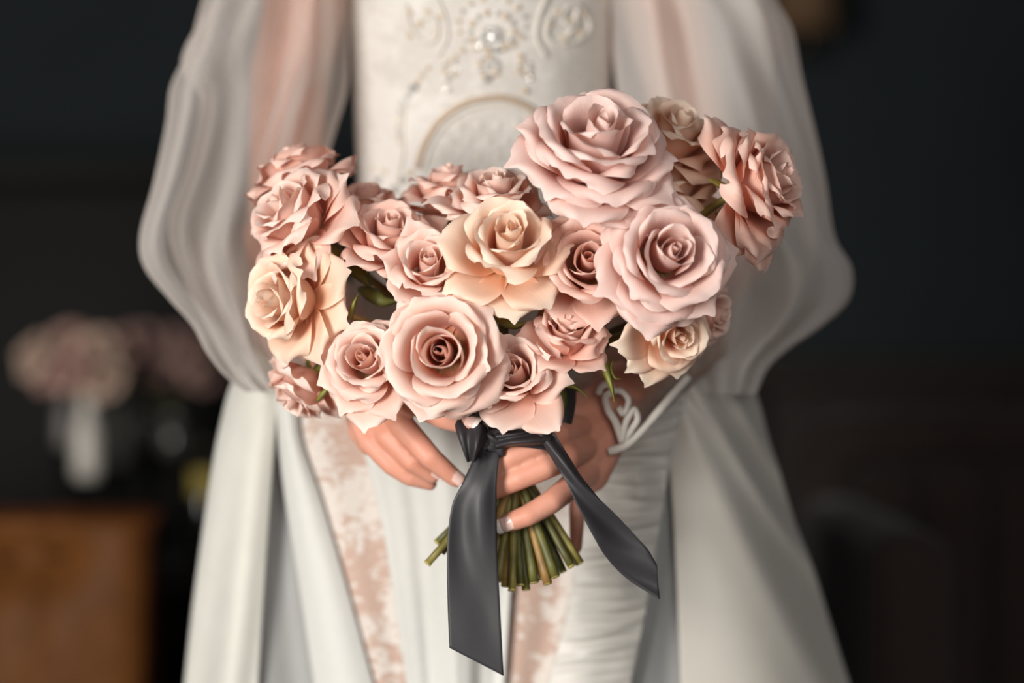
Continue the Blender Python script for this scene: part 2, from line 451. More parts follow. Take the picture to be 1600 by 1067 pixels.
# wall lamp, top right
ly = BY - 0.13
lp = P(1256, -20, ly)
lamp = thing('wall_lamp', 'unlit brown shaded lamp on the dark teal wall at the top right', 'lamp', (lp.x, BY, lp.z))
part_world('lamp_shade', lathe_mesh('lamp_shade', [(0.052, -0.07), (0.042, 0.08), (0.040, 0.08), (0.050, -0.069)], 28, (lp.x, ly, lp.z)), M['shade'], lamp)
part_world('wall_plate', lathe_mesh('wall_plate', [(0.035, -0.05), (0.04, -0.04), (0.04, 0.04), (0.035, 0.05)], 24, (lp.x, BY - 0.041, lp.z - 0.02)), M['darkmetal'], lamp)
part_world('arm', tube_mesh('arm', [(lp.x, BY - 0.04, lp.z - 0.05), (lp.x, BY - 0.08, lp.z - 0.10), (lp.x, ly, lp.z - 0.095), (lp.x, ly, lp.z - 0.03)], 0.007, 8, 16), M['darkmetal'], lamp)

# console table with vases, left
ty = 1.45
tz = P(0, 872, ty).z
tx0, tx1 = -1.35, P(520, 0, ty).x
tab = thing('console_table', 'dark console table carrying the vases of pale roses', 'table', ((tx0 + tx1) / 2, ty + 0.1, 0))
part_world('tabletop', box_mesh('tabletop', tx0, tx1, ty - 0.14, ty + 0.22, tz - 0.035, tz, 0.005), M['velvet'], tab)
part_world('apron', box_mesh('apron', tx0 + 0.04, tx1 - 0.04, ty - 0.10, ty + 0.18, tz - 0.12, tz - 0.035, 0.003), M['blackwood'], tab)
for sx in (tx0 + 0.05, tx1 - 0.05):
    for sy in (ty - 0.09, ty + 0.17):
        part_world('leg', box_mesh('leg', sx - 0.022, sx + 0.022, sy - 0.022, sy + 0.022, 0, tz - 0.035, 0.003), M['blackwood'], tab)

def vase(px, top, bottom_z, y, r, mat, label, cat='vase', name='vase'):
    c = P(px, top, y); h = c.z - bottom_z
    t = thing(name, label, cat, (c.x, y, bottom_z))
    prof = [(r * 0.55, 0.0), (r * 0.9, 0.003), (r, h * 0.12), (r * 0.98, h * 0.55), (r * 0.62, h * 0.82), (r * 0.5, h * 0.93), (r * 0.62, h), (r * 0.5, h - 0.001), (r * 0.40, h * 0.93), (r * 0.5, h * 0.8), (r * 0.5, h * 0.4)]
    put('body', lathe_mesh('body', prof, 28), mat, t)
    put('rim', lathe_mesh('rim', [(r * 0.58, h - 0.003), (r * 0.66, h), (r * 0.58, h + 0.003), (r * 0.48, h)], 28), mat, t)
    return t
# fluted footed stands let the bodies sit above the table top
def stand(px, y, r, top_z, label):
    c = P(px, 0, y)
    t = thing('vase_stand', label, 'stand', (c.x, y, tz))
    put('column', lathe_mesh('column', [(r * 0.5, 0.004), (r * 0.35, (top_z - tz) * 0.5), (r * 0.6, top_z - tz - 0.006)], 20), M['blackwood'], t)
    put('foot', lathe_mesh('foot', [(r, 0), (r, 0.004), (r * 0.5, 0.008)], 20), M['blackwood'], t)
    put('plate', lathe_mesh('plate', [(r * 0.9, top_z - tz - 0.006), (r, top_z - tz - 0.003), (r, top_z - tz)], 20), M['blackwood'], t)
    return t
VS = [(137, 624, 750, 1.37, 0.018, 'ceramic', 'tall pale ceramic vase, brightest of the row on the console table'),
      (182, 622, 732, 1.45, 0.014, 'ceramic2', 'slim pale grey vase right of the brightest vase on the console table'),
      (103, 612, 700, 1.52, 0.013, 'ceramic3', 'slim grey vase at the left end of the vase row'),
      (272, 640, 712, 1.50, 0.019, 'greyglass', 'smoky grey vase nearest the bride on the console table'),
      (232, 624, 704, 1.56, 0.019, 'greyglass', 'smoky grey vase in the middle of the vase row')]
vase_pos = []
for px, top, bot, y, r, mt, lb in VS:
    bz = P(0, bot, y).z
    stand(px, y, r * 1.25, bz, 'black stand under the ' + lb.replace('tall pale ceramic vase, brightest of the row on the console table', 'brightest pale vase').replace(' on the console table', '').replace(' of the brightest vase', ' of the brightest'))
    vase(px, top, bz, y, r, M[mt], lb)
    vase_pos.append((P(px, top, y), r))
bz = tz
bt = thing('bottle', 'small dark bottle with a dull yellow band beside the white skirt', 'bottle', (P(322, 0, 1.38).x, 1.38, tz))
hb = P(0, 690, 1.38).z - tz
put('body', lathe_mesh('body', [(0.016, 0), (0.018, 0.004), (0.018, hb * 0.62), (0.008, hb * 0.78), (0.008, hb), (0.005, hb)], 24), M['blackglass'], bt)
put('label', lathe_mesh('label', [(0.0182, P(0, 776, 1.38).z - tz), (0.0188, P(0, 775, 1.38).z - tz), (0.0188, P(0, 735, 1.38).z - tz), (0.0182, P(0, 734, 1.38).z - tz)], 24), M['yellow'], bt)
put('cap', lathe_mesh('cap', [(0.0095, hb - 0.012), (0.0095, hb + 0.002), (0.005, hb + 0.004)], 20), M['darkmetal'], bt)

# tan tufted leather chair in front of the table
cy = 1.0
top = P(0, 796, cy).z; rx = P(236, 0, cy).x; lx = rx - 0.50
ch = thing('leather_chair', 'tan leather chair with buttoned back in front of the vases', 'chair', ((lx + rx) / 2, cy + 0.05, 0))
def tufted(name, x0, x1, z0, z1, y, th, dims, n=48, r=0.03):
    """upholstered slab facing -Y with dimples"""
    xs = np.linspace(0, 1, n); zs = np.linspace(0, 1, n)
    V = []; F = []
    for side in (0, 1):
        for i in range(n):
            for j in range(n):
                x = x0 + (x1 - x0) * xs[j]; z = z0 + (z1 - z0) * zs[i]
                e = min(xs[j], 1 - xs[j]) * (x1 - x0); e2 = min(zs[i], 1 - zs[i]) * (z1 - z0)
                def rim(d): return th / 2 * (1 - math.sqrt(max(0, 1 - (1 - min(1, d / r)) ** 2)))
                d = max(rim(e), rim(e2)); d = min(d, th / 2 - 0.002)
                yy = d if side == 0 else th - d
                if side == 0:
                    yy -= 0.012 * math.sin(PI * xs[j]) * math.sin(PI * zs[i])
                    for (bx, bz_) in dims:
                        q = math.hypot(x - bx, z - bz_)
                        yy += 0.022 * math.exp(-(q / 0.034) ** 2) + 0.008 * math.exp(-((x - bx) / 0.012) ** 2) * max(0, 1 - abs(z - bz_) / 0.14)
                V.append((x, y + yy, z))
    N = n * n
    for i in range(n - 1):
        for j in range(n - 1):
            a = i * n + j
            F.append((a, a + 1, a + n + 1, a + n)); F.append((N + a, N + a + n, N + a + n + 1, N + a + 1))
    ring = [j for j in range(n)] + [i * n + n - 1 for i in range(1, n)] + [(n - 1) * n + j for j in range(n - 2, -1, -1)] + [i * n for i in range(n - 2, 0, -1)]
    for k in range(len(ring)):
        a, b = ring[k], ring[(k + 1) % len(ring)]
        F.append((a, N + a, N + b, b))
    me = bpy.data.meshes.new(name); me.from_pydata(V, [], F); me.polygons.foreach_set('use_smooth', [True] * len(F)); me.update()
    return me
dims = [tuple(P(px, py, cy)[i] for i in (0, 2)) for px, py in ((3, 872), (84, 868))] + [(P(-80, 0, cy).x, P(0, 872, cy).z)]
part_world('backrest', tufted('backrest', lx, rx, 0.50, top, cy, 0.07, dims), M['leather'], ch)
part_world('piping', tube_mesh('piping', [(lx + 0.02, cy + 0.012, 0.52), (lx + 0.008, cy + 0.012, top - 0.04), (lx + 0.03, cy + 0.012, top - 0.008), (rx - 0.03, cy + 0.012, top - 0.008), (rx - 0.008, cy + 0.012, top - 0.04), (rx - 0.02, cy + 0.012, 0.52)], 0.006, 8, 60), M['leather_dark'], ch)
for bx, bz_ in dims:
    part_world('button', lathe_mesh('button', [(0.002, -0.004), (0.007, -0.002), (0.008, 0.002)], 14, (bx, cy + 0.010, bz_)), M['leather_dark'], ch)
part_world('seat', box_mesh('seat', lx, rx, cy - 0.34, cy + 0.02, 0.38, 0.49, 0.03, 4), M['leather'], ch)
for sx in (lx + 0.04, rx - 0.04):
    for sy in (cy - 0.30, cy + 0.02):
        part_world('leg', tube_mesh('leg', [(sx, sy, 0.39), (sx, sy, 0.0)], [0.02, 0.013], 12), M['blackwood'], ch)

# brown channel-backed armchair, right
ay = 1.2
atop = P(0, 648, ay).z; ax0 = P(1282, 0, ay).x; ax1 = ax0 + 0.62
ac = thing('armchair', 'dark brown velvet armchair with a channelled back behind the white skirt', 'armchair', ((ax0 + ax1) / 2, ay, 0))
part_world('back_frame', box_mesh('back_frame', ax0, ax1, ay + 0.05, ay + 0.16, 0.32, atop, 0.045, 5), M['velvet'], ac)
part_world('top_roll', tube_mesh('top_roll', [(ax0 + 0.01, ay + 0.05, 0.60), (ax0 + 0.012, ay + 0.045, atop - 0.09), (ax0 + 0.06, ay + 0.045, atop - 0.032), (ax1 - 0.06, ay + 0.045, atop - 0.032), (ax1 - 0.012, ay + 0.045, atop - 0.09), (ax1 - 0.01, ay + 0.05, 0.60)], 0.034, 14, 70), M['velvet'], ac)
nch = 7; cw = (ax1 - ax0 - 0.08) / nch
for i in range(nch):
    cx = ax0 + 0.04 + cw * (i + 0.5)
    part_world('channel', box_mesh('channel', cx - cw / 2 + 0.001, cx + cw / 2 - 0.001, ay + 0.005, ay + 0.08, 0.42, atop - 0.06, 0.03, 5), M['velvet'], ac)
part_world('seat', box_mesh('seat', ax0 + 0.05, ax1 - 0.05, ay - 0.5, ay + 0.04, 0.26, 0.44, 0.04, 4), M['velvet'], ac)
az = P(0, 795, ay - 0.2).z
for x in (ax0 - 0.02, ax1 - 0.06):
    part_world('arm', box_mesh('arm', x, x + 0.08, ay - 0.52, ay + 0.06, 0.12, az, 0.03, 4), M['velvet'], ac)
for sx in (ax0 + 0.06, ax1 - 0.06):
    for sy in (ay - 0.45, ay + 0.1):
        part_world('leg', tube_mesh('leg', [(sx, sy, 0.30), (sx, sy, 0.0)], [0.02, 0.012], 12), M['blackwood'], ac)
# ------------------------------------------------------------------ roses in the vases, far out of focus
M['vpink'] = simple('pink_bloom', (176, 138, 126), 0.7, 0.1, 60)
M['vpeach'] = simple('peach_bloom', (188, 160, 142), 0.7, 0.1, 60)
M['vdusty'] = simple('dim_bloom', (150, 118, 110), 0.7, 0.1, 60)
mesh_small = []
for sd in (71, 72, 73):
    pet = rose_petals(sd, 64, 0.55, 3, 5, 7, nu=9, nv=8)
    V = np.vstack([p for p, _ in pet]); UV = np.vstack([u for _, u in pet])
    F = np.vstack([grid_faces(9, 8) + 72 * i for i in range(len(pet))])
    mesh_small.append(fast_mesh('blooms', V, F, UV))
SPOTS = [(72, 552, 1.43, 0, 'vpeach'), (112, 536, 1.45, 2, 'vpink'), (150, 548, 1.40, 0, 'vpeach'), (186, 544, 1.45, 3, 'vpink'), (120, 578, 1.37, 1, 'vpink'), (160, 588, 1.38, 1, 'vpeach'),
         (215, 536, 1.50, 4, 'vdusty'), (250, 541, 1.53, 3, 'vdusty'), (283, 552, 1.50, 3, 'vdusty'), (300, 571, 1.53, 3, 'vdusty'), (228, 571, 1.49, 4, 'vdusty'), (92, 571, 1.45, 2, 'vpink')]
WHERE = ['leftmost of the blurred roses on the console table', 'blurred pink rose at the top left of the vase flowers', 'blurred peach rose above the brightest vase', 'blurred pink rose above the second pale vase',
         'blurred pink rose low over the slim pale vase', 'lowest blurred peach rose just over the brightest vase', 'dim blurred rose at the top middle of the vase flowers', 'dim blurred rose at the top right of the vase flowers',
         'dim blurred rose beside the veil-like sleeve', 'rightmost dim blurred rose next to the white skirt', 'dim blurred rose low in the middle of the vase flowers', 'blurred pink rose low at the left of the vase flowers']
for i, (px, py, y, vi, tn) in enumerate(SPOTS):
    c = P(px, py, y); vt, vr = vase_pos[vi]
    base = c + Vector((0, 0.012, -0.012))
    t = thing('vase_rose', WHERE[i], 'rose', base, 'blurred roses in the vases')
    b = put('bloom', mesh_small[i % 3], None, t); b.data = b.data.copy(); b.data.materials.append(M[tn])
    ax = Vector(((px - 180) / 150, -0.8, 0.75)).normalized()
    b.rotation_mode = 'QUATERNION'; b.rotation_quaternion = ax.to_track_quat('Z', 'Y')
    end = Vector((vt.x, vt.y, vt.z - 0.03)) - base
    put('stem', tube_mesh('stem', [(0, 0, 0), tuple(-ax * 0.025 + Vector((0, 0, -0.01))), tuple(end + Vector((0, 0, 0.03))), tuple(end)], 0.0022, 6, 12), M['stem2'], t)
# ------------------------------------------------------------------ the bride
def skin_mat():
    t = NT('skin')
    nz = t.noise(26, 4, 0.55); r = t.ramp(nz.outputs['Fac'], [(0.3, s2l((200, 136, 112))), (0.7, s2l((218, 158, 136)))])
    t.link(r.outputs[0], t.b.inputs['Base Color']); t.b.inputs['Roughness'].default_value = 0.5
    t.b.inputs['Subsurface Weight'].default_value = 0.25; t.b.inputs['Subsurface Radius'].default_value = (0.006, 0.0025, 0.0015)
    t.b.inputs['Subsurface Scale'].default_value = 1.0; t.b.inputs['Specular IOR Level'].default_value = 0.35
    n2 = t.noise(900, 2); bp = t.bump(n2.outputs['Fac'], 0.08, 0.0004); t.link(bp.outputs[0], t.b.inputs['Normal'])
    return t.m
M['skin'] = skin_mat()
M['nail'] = simple('nail_polish', (232, 196, 184), 0.25, 0.03, 100, coat=0.5)
M['nailtip'] = simple('white_nail_tip', (238, 230, 222), 0.3, 0.02, 100, coat=0.4)
M['bodice'] = lace_material('bodice_lace', (194, 188, 180), (208, 203, 196), 60, 0.54, 0.12)
M['cream'] = fabric('cream_brocade', (204, 202, 193), 0.8, 0.2, 0.03, 45, 0.3)
M['crepe'] = fabric('white_crepe', (206, 205, 199), 0.85, 0.15, 0.02, 120, 0.2)
M['satin'] = fabric('ivory_satin', (198, 193, 183), 0.42, 0.25, 0.02, 40, 0.06, 0.45)
M['band'] = fabric('ivory_satin_band', (202, 198, 190), 0.45, 0.2, 0.03, 50, 0.2, 0.4)
M['lining'] = fabric('grey_lining', (156, 156, 154), 0.85, 0.1, 0.03, 30, 0.1)
M['lace'] = lace_material('blush_lace', (188, 160, 145), (212, 203, 194), 66, 0.565, 0.06)
M['tulle'] = tulle_material('ivory_tulle', (232, 227, 221), 0.30, 0.85)
M['tulle3'] = tulle_material('ivory_tulle_dense', (240, 236, 231), 0.46, 0.60)
M['tulle2'] = tulle_material('ivory_tulle_inner', (232, 227, 221), 0.25, 0.8)
M['cuff'] = tulle_material('cuff_tulle', (206, 184, 172), 0.42, 0.45)
M['threadlace'] = fabric('raised_lace_thread', (208, 202, 192), 0.75, 0.1, 0.03, 200, 0.2)
M['pearl'] = simple('pearl', (206, 184, 156), 0.18, 0.03, 80, coat=0.6)
M['gold'] = simple('gilt_cord', (184, 160, 136), 0.4, 0.06, 200, metal=0.15)
def crystal_mat():
    t = NT('crystal'); t.b.inputs['Base Color'].default_value = (0.95, 0.93, 0.9, 1)
    t.b.inputs['Roughness'].default_value = 0.16; t.b.inputs['Metallic'].default_value = 0.7; t.b.inputs['Coat Weight'].default_value = 1.0
    return t.m
M['crystal'] = crystal_mat()

bride = thing('person', 'bride in a white lace gown with sheer sleeves holding the pink rose bouquet', 'person', (P(760, 0, 0.3).x, 0.3, 0))

def capsule(bm, a, b, ra, rb, n=14):
    a = Vector(a); b = Vector(b); d = (b - a)
    L = d.length; q = d.to_track_quat('Z', 'Y') if L > 1e-6 else Quaternion()
    rows = []
    for k in range(5):
        t = k / 5 * PI / 2; rows.append((ra * math.sin(t + 1e-3), -ra * math.cos(t)))
    rows.append((ra, 0.0)); rows.append((rb, L))
    for k in range(1, 6):
        t = k / 5 * PI / 2; rows.append((rb * math.cos(t) + 1e-5, L + rb * math.sin(t)))
    vs = []
    for r, z in rows:
        vs.append([bm.verts.new(a + q @ Vector((r * math.cos(2 * PI * j / n), r * math.sin(2 * PI * j / n), z))) for j in range(n)])
    for i in range(len(vs) - 1):
        for j in range(n):
            bm.faces.new((vs[i][j], vs[i][(j + 1) % n], vs[i + 1][(j + 1) % n], vs[i + 1][j]))
    bm.faces.new(vs[0][::-1]); bm.faces.new(vs[-1])
def chain(bm, pts, radii):
    for i in range(len(pts) - 1):
        capsule(bm, pts[i], pts[i + 1], radii[i], radii[i + 1])
def ellipsoid(bm, c, r, q=None):
    bmesh.ops.create_uvsphere(bm, u_segments=24, v_segments=16, radius=1, matrix=Matrix.Translation(c) @ ((q or Quaternion()).to_matrix().to_4x4()) @ Matrix.Diagonal((r[0], r[1], r[2], 1)))

mm = 0.001
bm = bmesh.new()
# torso
TX = 755
def T(px, py, y): return P(px, py, y)
ellipsoid(bm, T(TX, -120, .30), (0.12, 0.085, 0.11))
ellipsoid(bm, T(TX, 120, .30), (0.092, 0.075, 0.13))
ellipsoid(bm, T(TX, 330, .30), (0.088, 0.070, 0.11))
ellipsoid(bm, T(TX, 560, .31), (0.115, 0.080, 0.12))
ellipsoid(bm, T(TX, 720, .31), (0.120, 0.085, 0.09))
capsule(bm, T(560, -230, .30), T(950, -230, .30), .05, .05)
capsule(bm, T(TX, -260, .31), T(TX, -420, .30), .05, .045)
# bride's right arm (left in view)
chain(bm, [T(535, -215, .30), T(452, 120, .29), T(440, 372, .25)], [.040, .030, .026])
chain(bm, [T(446, 372, .25), T(492, 490, .15), T(556, 590, .07)], [.032, .028, .0205])
# bride's left arm
chain(bm, [T(975, -215, .30), T(1065, 120, .32), T(1130, 400, .29)], [.040, .032, .027])
chain(bm, [T(1130, 400, .29), T(1050, 510, .18), T(965, 610, .085)], [.033, .028, .0205])
# hand at the left of the picture: palm
W1 = T(556, 590, .07)
for a, b, r in (((605, 628, .062), (560, 592, .07), .014), ((592, 640, .060), (556, 596, .07), .013), ((575, 650, .060), (548, 600, .07), .012), ((618, 618, .060), (566, 588, .07), .013)):
    capsule(bm, T(*a), T(*b), r, .015)
FL = [([(606, 624, .052), (628, 664, .034), (672, 714, .026), (712, 748, .030)], [.0098, .0088, .0078, .0060]),
      ([(586, 646, .058), (606, 682, .044), (644, 722, .038), (676, 744, .042)], [.0090, .0080, .0068, .0050]),
      ([(560, 650, .064), (578, 690, .052), (612, 728, .046), (640, 746, .046), (672, 756, .050)], [.0086, .0078, .0066, .0060, .0048]),
      ([(556, 640, .068), (560, 676, .064), (574, 700, .062)], [.0080, .0068, .0052])]
for pts, rad in FL:
    chain(bm, [T(*p) for p in pts], rad)
chain(bm, [T(580, 600, .066), T(650, 622, .030), T(694, 648, .008), T(736, 664, -.004)], [.0135, .0118, .0098, .0070])
# hand at the right: palm behind and beside the stems
for a, b in (((900, 662, .060), (958, 612, .085)), ((905, 690, .060), (962, 622, .085)), ((914, 716, .062), (966, 634, .085)), ((922, 740, .064), (968, 640, .088))):
    capsule(bm, T(*a), T(*b), .0135, .0155)
FR = [([(902, 668, .052), (872, 680, .014), (838, 696, .000), (800, 714, -.001), (764, 736, .006)], [.0098, .0088, .0080, .0076, .0070]),
      ([(910, 700, .052), (886, 714, .014), (850, 731, .000), (812, 747, -.001), (764, 768, .006)], [.0098, .0090, .0083, .0079, .0070]),
      ([(918, 738, .056), (888, 763, .018), (860, 785, .004), (826, 805, -.001), (796, 816, .003)], [.0092, .0086, .0080, .0074, .0066]),
      ([(920, 744, .066), (902, 790, .062), (900, 856, .056)], [.0086, .0060, .0044])]
for pts, rad in FR:
    chain(bm, [T(*p) for p in pts], rad)
chain(bm, [T(948, 630, .085), T(900, 640, .070), T(862, 655, .055)], [.0145, .0120, .0085])
me = bm_mesh('body_raw', bm)
tmp = put('body_raw', me)
md = tmp.modifiers.new('r', 'REMESH'); md.mode = 'VOXEL'; md.voxel_size = 0.0015; md.use_smooth_shade = True
ms = tmp.modifiers.new('s', 'SMOOTH'); ms.factor = 0.5; ms.iterations = 5
dg = bpy.context.evaluated_depsgraph_get()
bme = bpy.data.meshes.new_from_object(tmp.evaluated_get(dg)); bme.name = 'body'
bpy.data.objects.remove(tmp)
bme.polygons.foreach_set('use_smooth', [True] * len(bme.polygons))
body = part_world('body', bme, M['skin'], bride)

def nail(tip, back, r, up, name='nail'):
    """curved plate on the end of a finger: tip and back are finger axis points, up is where the nail faces"""
    tip = Vector(tip); back = Vector(back); d = (tip - back).normalized(); up = Vector(up)
    up = (up - d * up.dot(d)).normalized(); s = d.cross(up)
    def plate(t0, t1, nm, mat, lift):
        V = []; F = []; nu, nv = 9, 6
        for i in range(nv):
            t = t0 + (t1 - t0) * i / (nv - 1)
            wv = 0.95 if t < 0.8 else 0.95 * math.sqrt(max(0.05, 1 - ((t - 0.8) / 0.75) ** 2))
            if t < -0.35: wv *= math.sqrt(max(0.1, 1 - ((-0.35 - t) / 0.5) ** 2))
            for j in range(nu):
                a = (j / (nu - 1) * 2 - 1) * wv
                V.append(tip + d * r * t + s * r * 0.92 * math.sin(a) + up * (r * 0.92 * math.cos(a) + lift))
        for i in range(nv - 1):
            for j in range(nu - 1):
                a = i * nu + j; F.append((a, a + 1, a + nu + 1, a + nu))
        m_ = bpy.data.meshes.new(nm); m_.from_pydata([tuple(v) for v in V], [], F); m_.polygons.foreach_set('use_smooth', [True] * len(F)); m_.update()
        o = part_world(nm, m_, mat, bride)
        sd = o.modifiers.new('t', 'SOLIDIFY'); sd.thickness = 0.0007; sd.offset = 0
        return o
    plate(-0.8, 0.75, name, M['nail'], 0.0002)
    plate(0.72, 1.30, 'nail_tip', M['nailtip'], 0.0004)
nail(T(712, 748, .030), T(672, 714, .026), .0060, (0.25, -1, .45))
nail(T(676, 744, .042), T(644, 722, .038), .0050, (0.1, -.6, .8))
nail(T(736, 664, -.004), T(694, 648, .008), .0070, (0.15, -1, .75))
nail(T(796, 816, .003), T(826, 805, -.001), .0066, (0.0, -1, -.05))

# --- cloth: lofts between two outlines given as (px, py, depth)
def drape(name, left, right, mat, parent, nu=40, nv=70, fold=None, bulge=0.0, thick=0.0012, world=True, obj=None):
    ext = left[-1] == 'floor'
    if ext: left, right = left[:-1], right[:-1]
    Lc = catmull(PA(left), nv); Rc = catmull(PA(right), nv)
    vv = np.linspace(0, 1, nv)
    if ext:                                    # carry both edges straight on to the floor
        def down(C):
            d_ = C[-1] - C[-12]; d_ = d_ / abs(d_[2]); n_ = (C[-1][2] - 0.012)
            return np.vstack([C, [C[-1] + d_ * np.array((.8, .5, 1)) * n_ * f for f in np.linspace(0, 1, 13)[1:]]])
        Lc, Rc = down(Lc), down(Rc); vv = np.concatenate([vv, 1 + np.linspace(0, .6, 13)[1:]]); nv = len(vv)
    u = np.linspace(0, 1, nu)
    G = Lc[:, None, :] * (1 - u)[None, :, None] + Rc[:, None, :] * u[None, :, None]
    U, V = np.meshgrid(u, vv)
    d = -bulge * np.sin(PI * U)
    if fold is not None: d = d - fold(U, V)
    G[..., 1] += d
    me = fast_mesh(name, G.reshape(-1, 3), grid_faces(nu, nv)[:, ::-1], np.stack([U, V], -1).reshape(-1, 2))
    o = part_world(name, me, mat, parent)
    if thick:
        s = o.modifiers.new('t', 'SOLIDIFY'); s.thickness = thick; s.offset = 0
    return o
def edge(*pts):
    return list(pts) + ['floor']

# bodice: a fitted tube
def bodice_ab(py):
    return (np.interp(py, [-200, 0, 150, 300, 420, 540, 640], [.108, .103, .0985, .096, .100, .112, .124]),
            np.interp(py, [-200, 0, 150, 300, 420, 540, 640], [.100, .098, .090, .085, .088, .095, .100]))
BCX = P(752, 0, .30).x
def bodice_front(px_x, z):
    py = 533.5 - (z - CAM_Z) / (K0 * (CAM_D + .2) / CAM_D)
    a, b = bodice_ab(py); s = (px_x - BCX) / a
    return .30 - b * math.sqrt(max(0.02, 1 - s * s))
nu, nv = 96, 70
V = []
rngc = np.random.default_rng(5)
for i in range(nv):
    py = -200 + (640 + 200) * i / (nv - 1); a, b = bodice_ab(py); z = P(0, py, .2).z
    for j in range(nu):
        th = 2 * PI * j / nu
        f = 1 + 0.006 * math.sin(7 * th + py * .02) * (0.5 + 0.5 * math.sin(py * 0.013))
        V.append((BCX + a * f * math.cos(th), .30 + b * f * math.sin(th), z))
F = [(i * nu + j, (i + 1) * nu + j, (i + 1) * nu + (j + 1) % nu, i * nu + (j + 1) % nu) for i in range(nv - 1) for j in range(nu)]
bod = part_world('bodice', fast_mesh('bodice', V, F), M['bodice'], bride)
def on_bodice(px, py, lift=0.0):
    p = P(px, py, .2)
    for _ in range(4):
        y = bodice_front(p.x, p.z); p = P(px, py, y)
    return Vector((p.x, p.y - lift, p.z))
# beads and raised lace on the bodice
def gem(bm_r, p, seg=10):
    bm = bmesh.new(); bmesh.ops.create_uvsphere(bm, u_segments=seg, v_segments=seg // 2 + 2, radius=bm_r)
    return bm
PEARL = bm_mesh('pearl', gem(1.0, None, 14), True)
bmc = bmesh.new(); bmesh.ops.create_icosphere(bmc, subdivisions=1, radius=1.0); CRYST = bm_mesh('crystal', bmc)
PEARL.materials.append(M['pearl']); CRYST.materials.append(M['crystal'])
def bead(px, py, r, kind):
    o = put('bead', PEARL if kind == 'p' else CRYST, None)
    o.parent = bod; o.matrix_parent_inverse = world_of(bod).inverted()
    rr = r * 0.48 * mm
    o.location = on_bodice(px, py, rr * 0.6); o.scale = (rr, rr * 0.8, rr); o.rotation_euler = (0.3 * px, 0.2 * py, px + py)
    return o
rngb = np.random.default_rng(3)
for i in range(9):                                   # rosette
    a = i * 2 * PI / 9 + .2
    bead(768 + 14 * math.cos(a), 58 + 14 * math.sin(a), 5.5, 'c')
bead(768, 58, 8, 'c')
for i in range(14):
    a = i * 2 * PI / 14
    bead(768 + 34 * math.cos(a), 50 + 30 * math.sin(a), 5.2, 'c' if i % 2 else 'p')
for i in range(16):
    a = i * 2 * PI / 16 + .1
    bead(768 + 52 * math.cos(a), 38 + 42 * math.sin(a), 4.2, 'p' if i % 3 else 'c')
def ring(cx, cy, r, n, br, kind='p'):
    for i in range(n):
        a = i * 2 * PI / n; bead(cx + r * math.cos(a), cy + r * math.sin(a), br, kind if i % 2 else 'c')
ring(763, 105, 15, 9, 4.6); bead(759, 126, 6, 'c'); bead(763, 104, 5, 'c')
ring(704, 108, 11, 7, 4.4); bead(701, 126, 5, 'c'); bead(698, 141, 6.5, 'c'); bead(712, 90, 4.5, 'p'); bead(722, 78, 4.5, 'p')
ring(819, 108, 10, 7, 4.4); bead(826, 122, 5.5, 'c'); bead(820, 142, 5.5, 'p'); bead(812, 88, 4.5, 'p')
for px, py, r in ((668, 106, 4.5), (660, 117, 4.5), (653, 128, 5), (646, 139, 9), (637, 152, 6), (631, 161, 7), (627, 175, 6.5), (626, 188, 5), (623, 200, 6), (625, 212, 6.5), (626, 224, 5), (592, 281, 8), (601, 268, 5), (618, 296, 9), (630, 281, 8), (641, 270, 5), (583, 262, 4)):
    bead(px, py, r, 'c' if r > 5 else 'p')
for px, py in ((640, 20), (655, 38), (668, 20), (680, 52), (690, 26), (640, 55), (872, 18), (890, 34), (905, 52), (880, 60), (912, 22), (858, 40)):
    bead(px, py, 5, 'p')
# corded arch and scrolls
def cord(pts, r, nm='cord', mat='threadlace', n=60):
    pts = catmull(np.array([(a, b, 0) for a, b in pts], float), n)
    return part_world(nm, tube_mesh(nm, [tuple(on_bodice(p[0], p[1], r * .6)) for p in pts], r, 8), M[mat], bod)
cord([(652, 262), (663, 226), (684, 192), (712, 169), (746, 156), (786, 153), (824, 166), (852, 190)], 0.0022, mat='gold')
cord([(662, 268), (673, 232), (692, 200), (718, 178), (748, 166), (784, 163), (818, 175), (846, 200)], 0.0013)
for sgn, cx in ((1, 700), (-1, 836)):
    cord([(cx - sgn * 66, 6), (cx - sgn * 60, 40), (cx - sgn * 40, 66), (cx - sgn * 18, 58), (cx - sgn * 20, 30), (cx - sgn * 38, 26)], 0.0020)
    cord([(cx - sgn * 20, -10), (cx - sgn * 6, 26), (cx - sgn * 2, 60), (cx - sgn * 16, 88)], 0.0018)
cord([(876, 70), (900, 66), (920, 44), (910, 18), (890, 10), (878, 26), (890, 42)], 0.0020)
cord([(640, 128), (634, 160), (628, 200), (630, 240), (620, 290)], 0.0016)
# dotted net inside the arch: flat embroidered dots
bmd = bmesh.new(); bmesh.ops.create_uvsphere(bmd, u_segments=12, v_segments=6, radius=1); DOT = bm_mesh('lace_dot', bmd, True); DOT.materials.append(M['threadlace'])
for r_ in range(4):
    for c_ in range(6):
        px = 690 + c_ * 29 + (14 if r_ % 2 else 0); py = 196 + r_ * 24
        if math.hypot((px - 775) / 100, (py - 262) / 96) > 0.92: continue
        o = put('lace_dot', DOT, None); o.parent = bod; o.matrix_parent_inverse = world_of(bod).inverted()
        o.location = on_bodice(px, py, 0.0); o.scale = (0.0034, 0.0014, 0.0034)

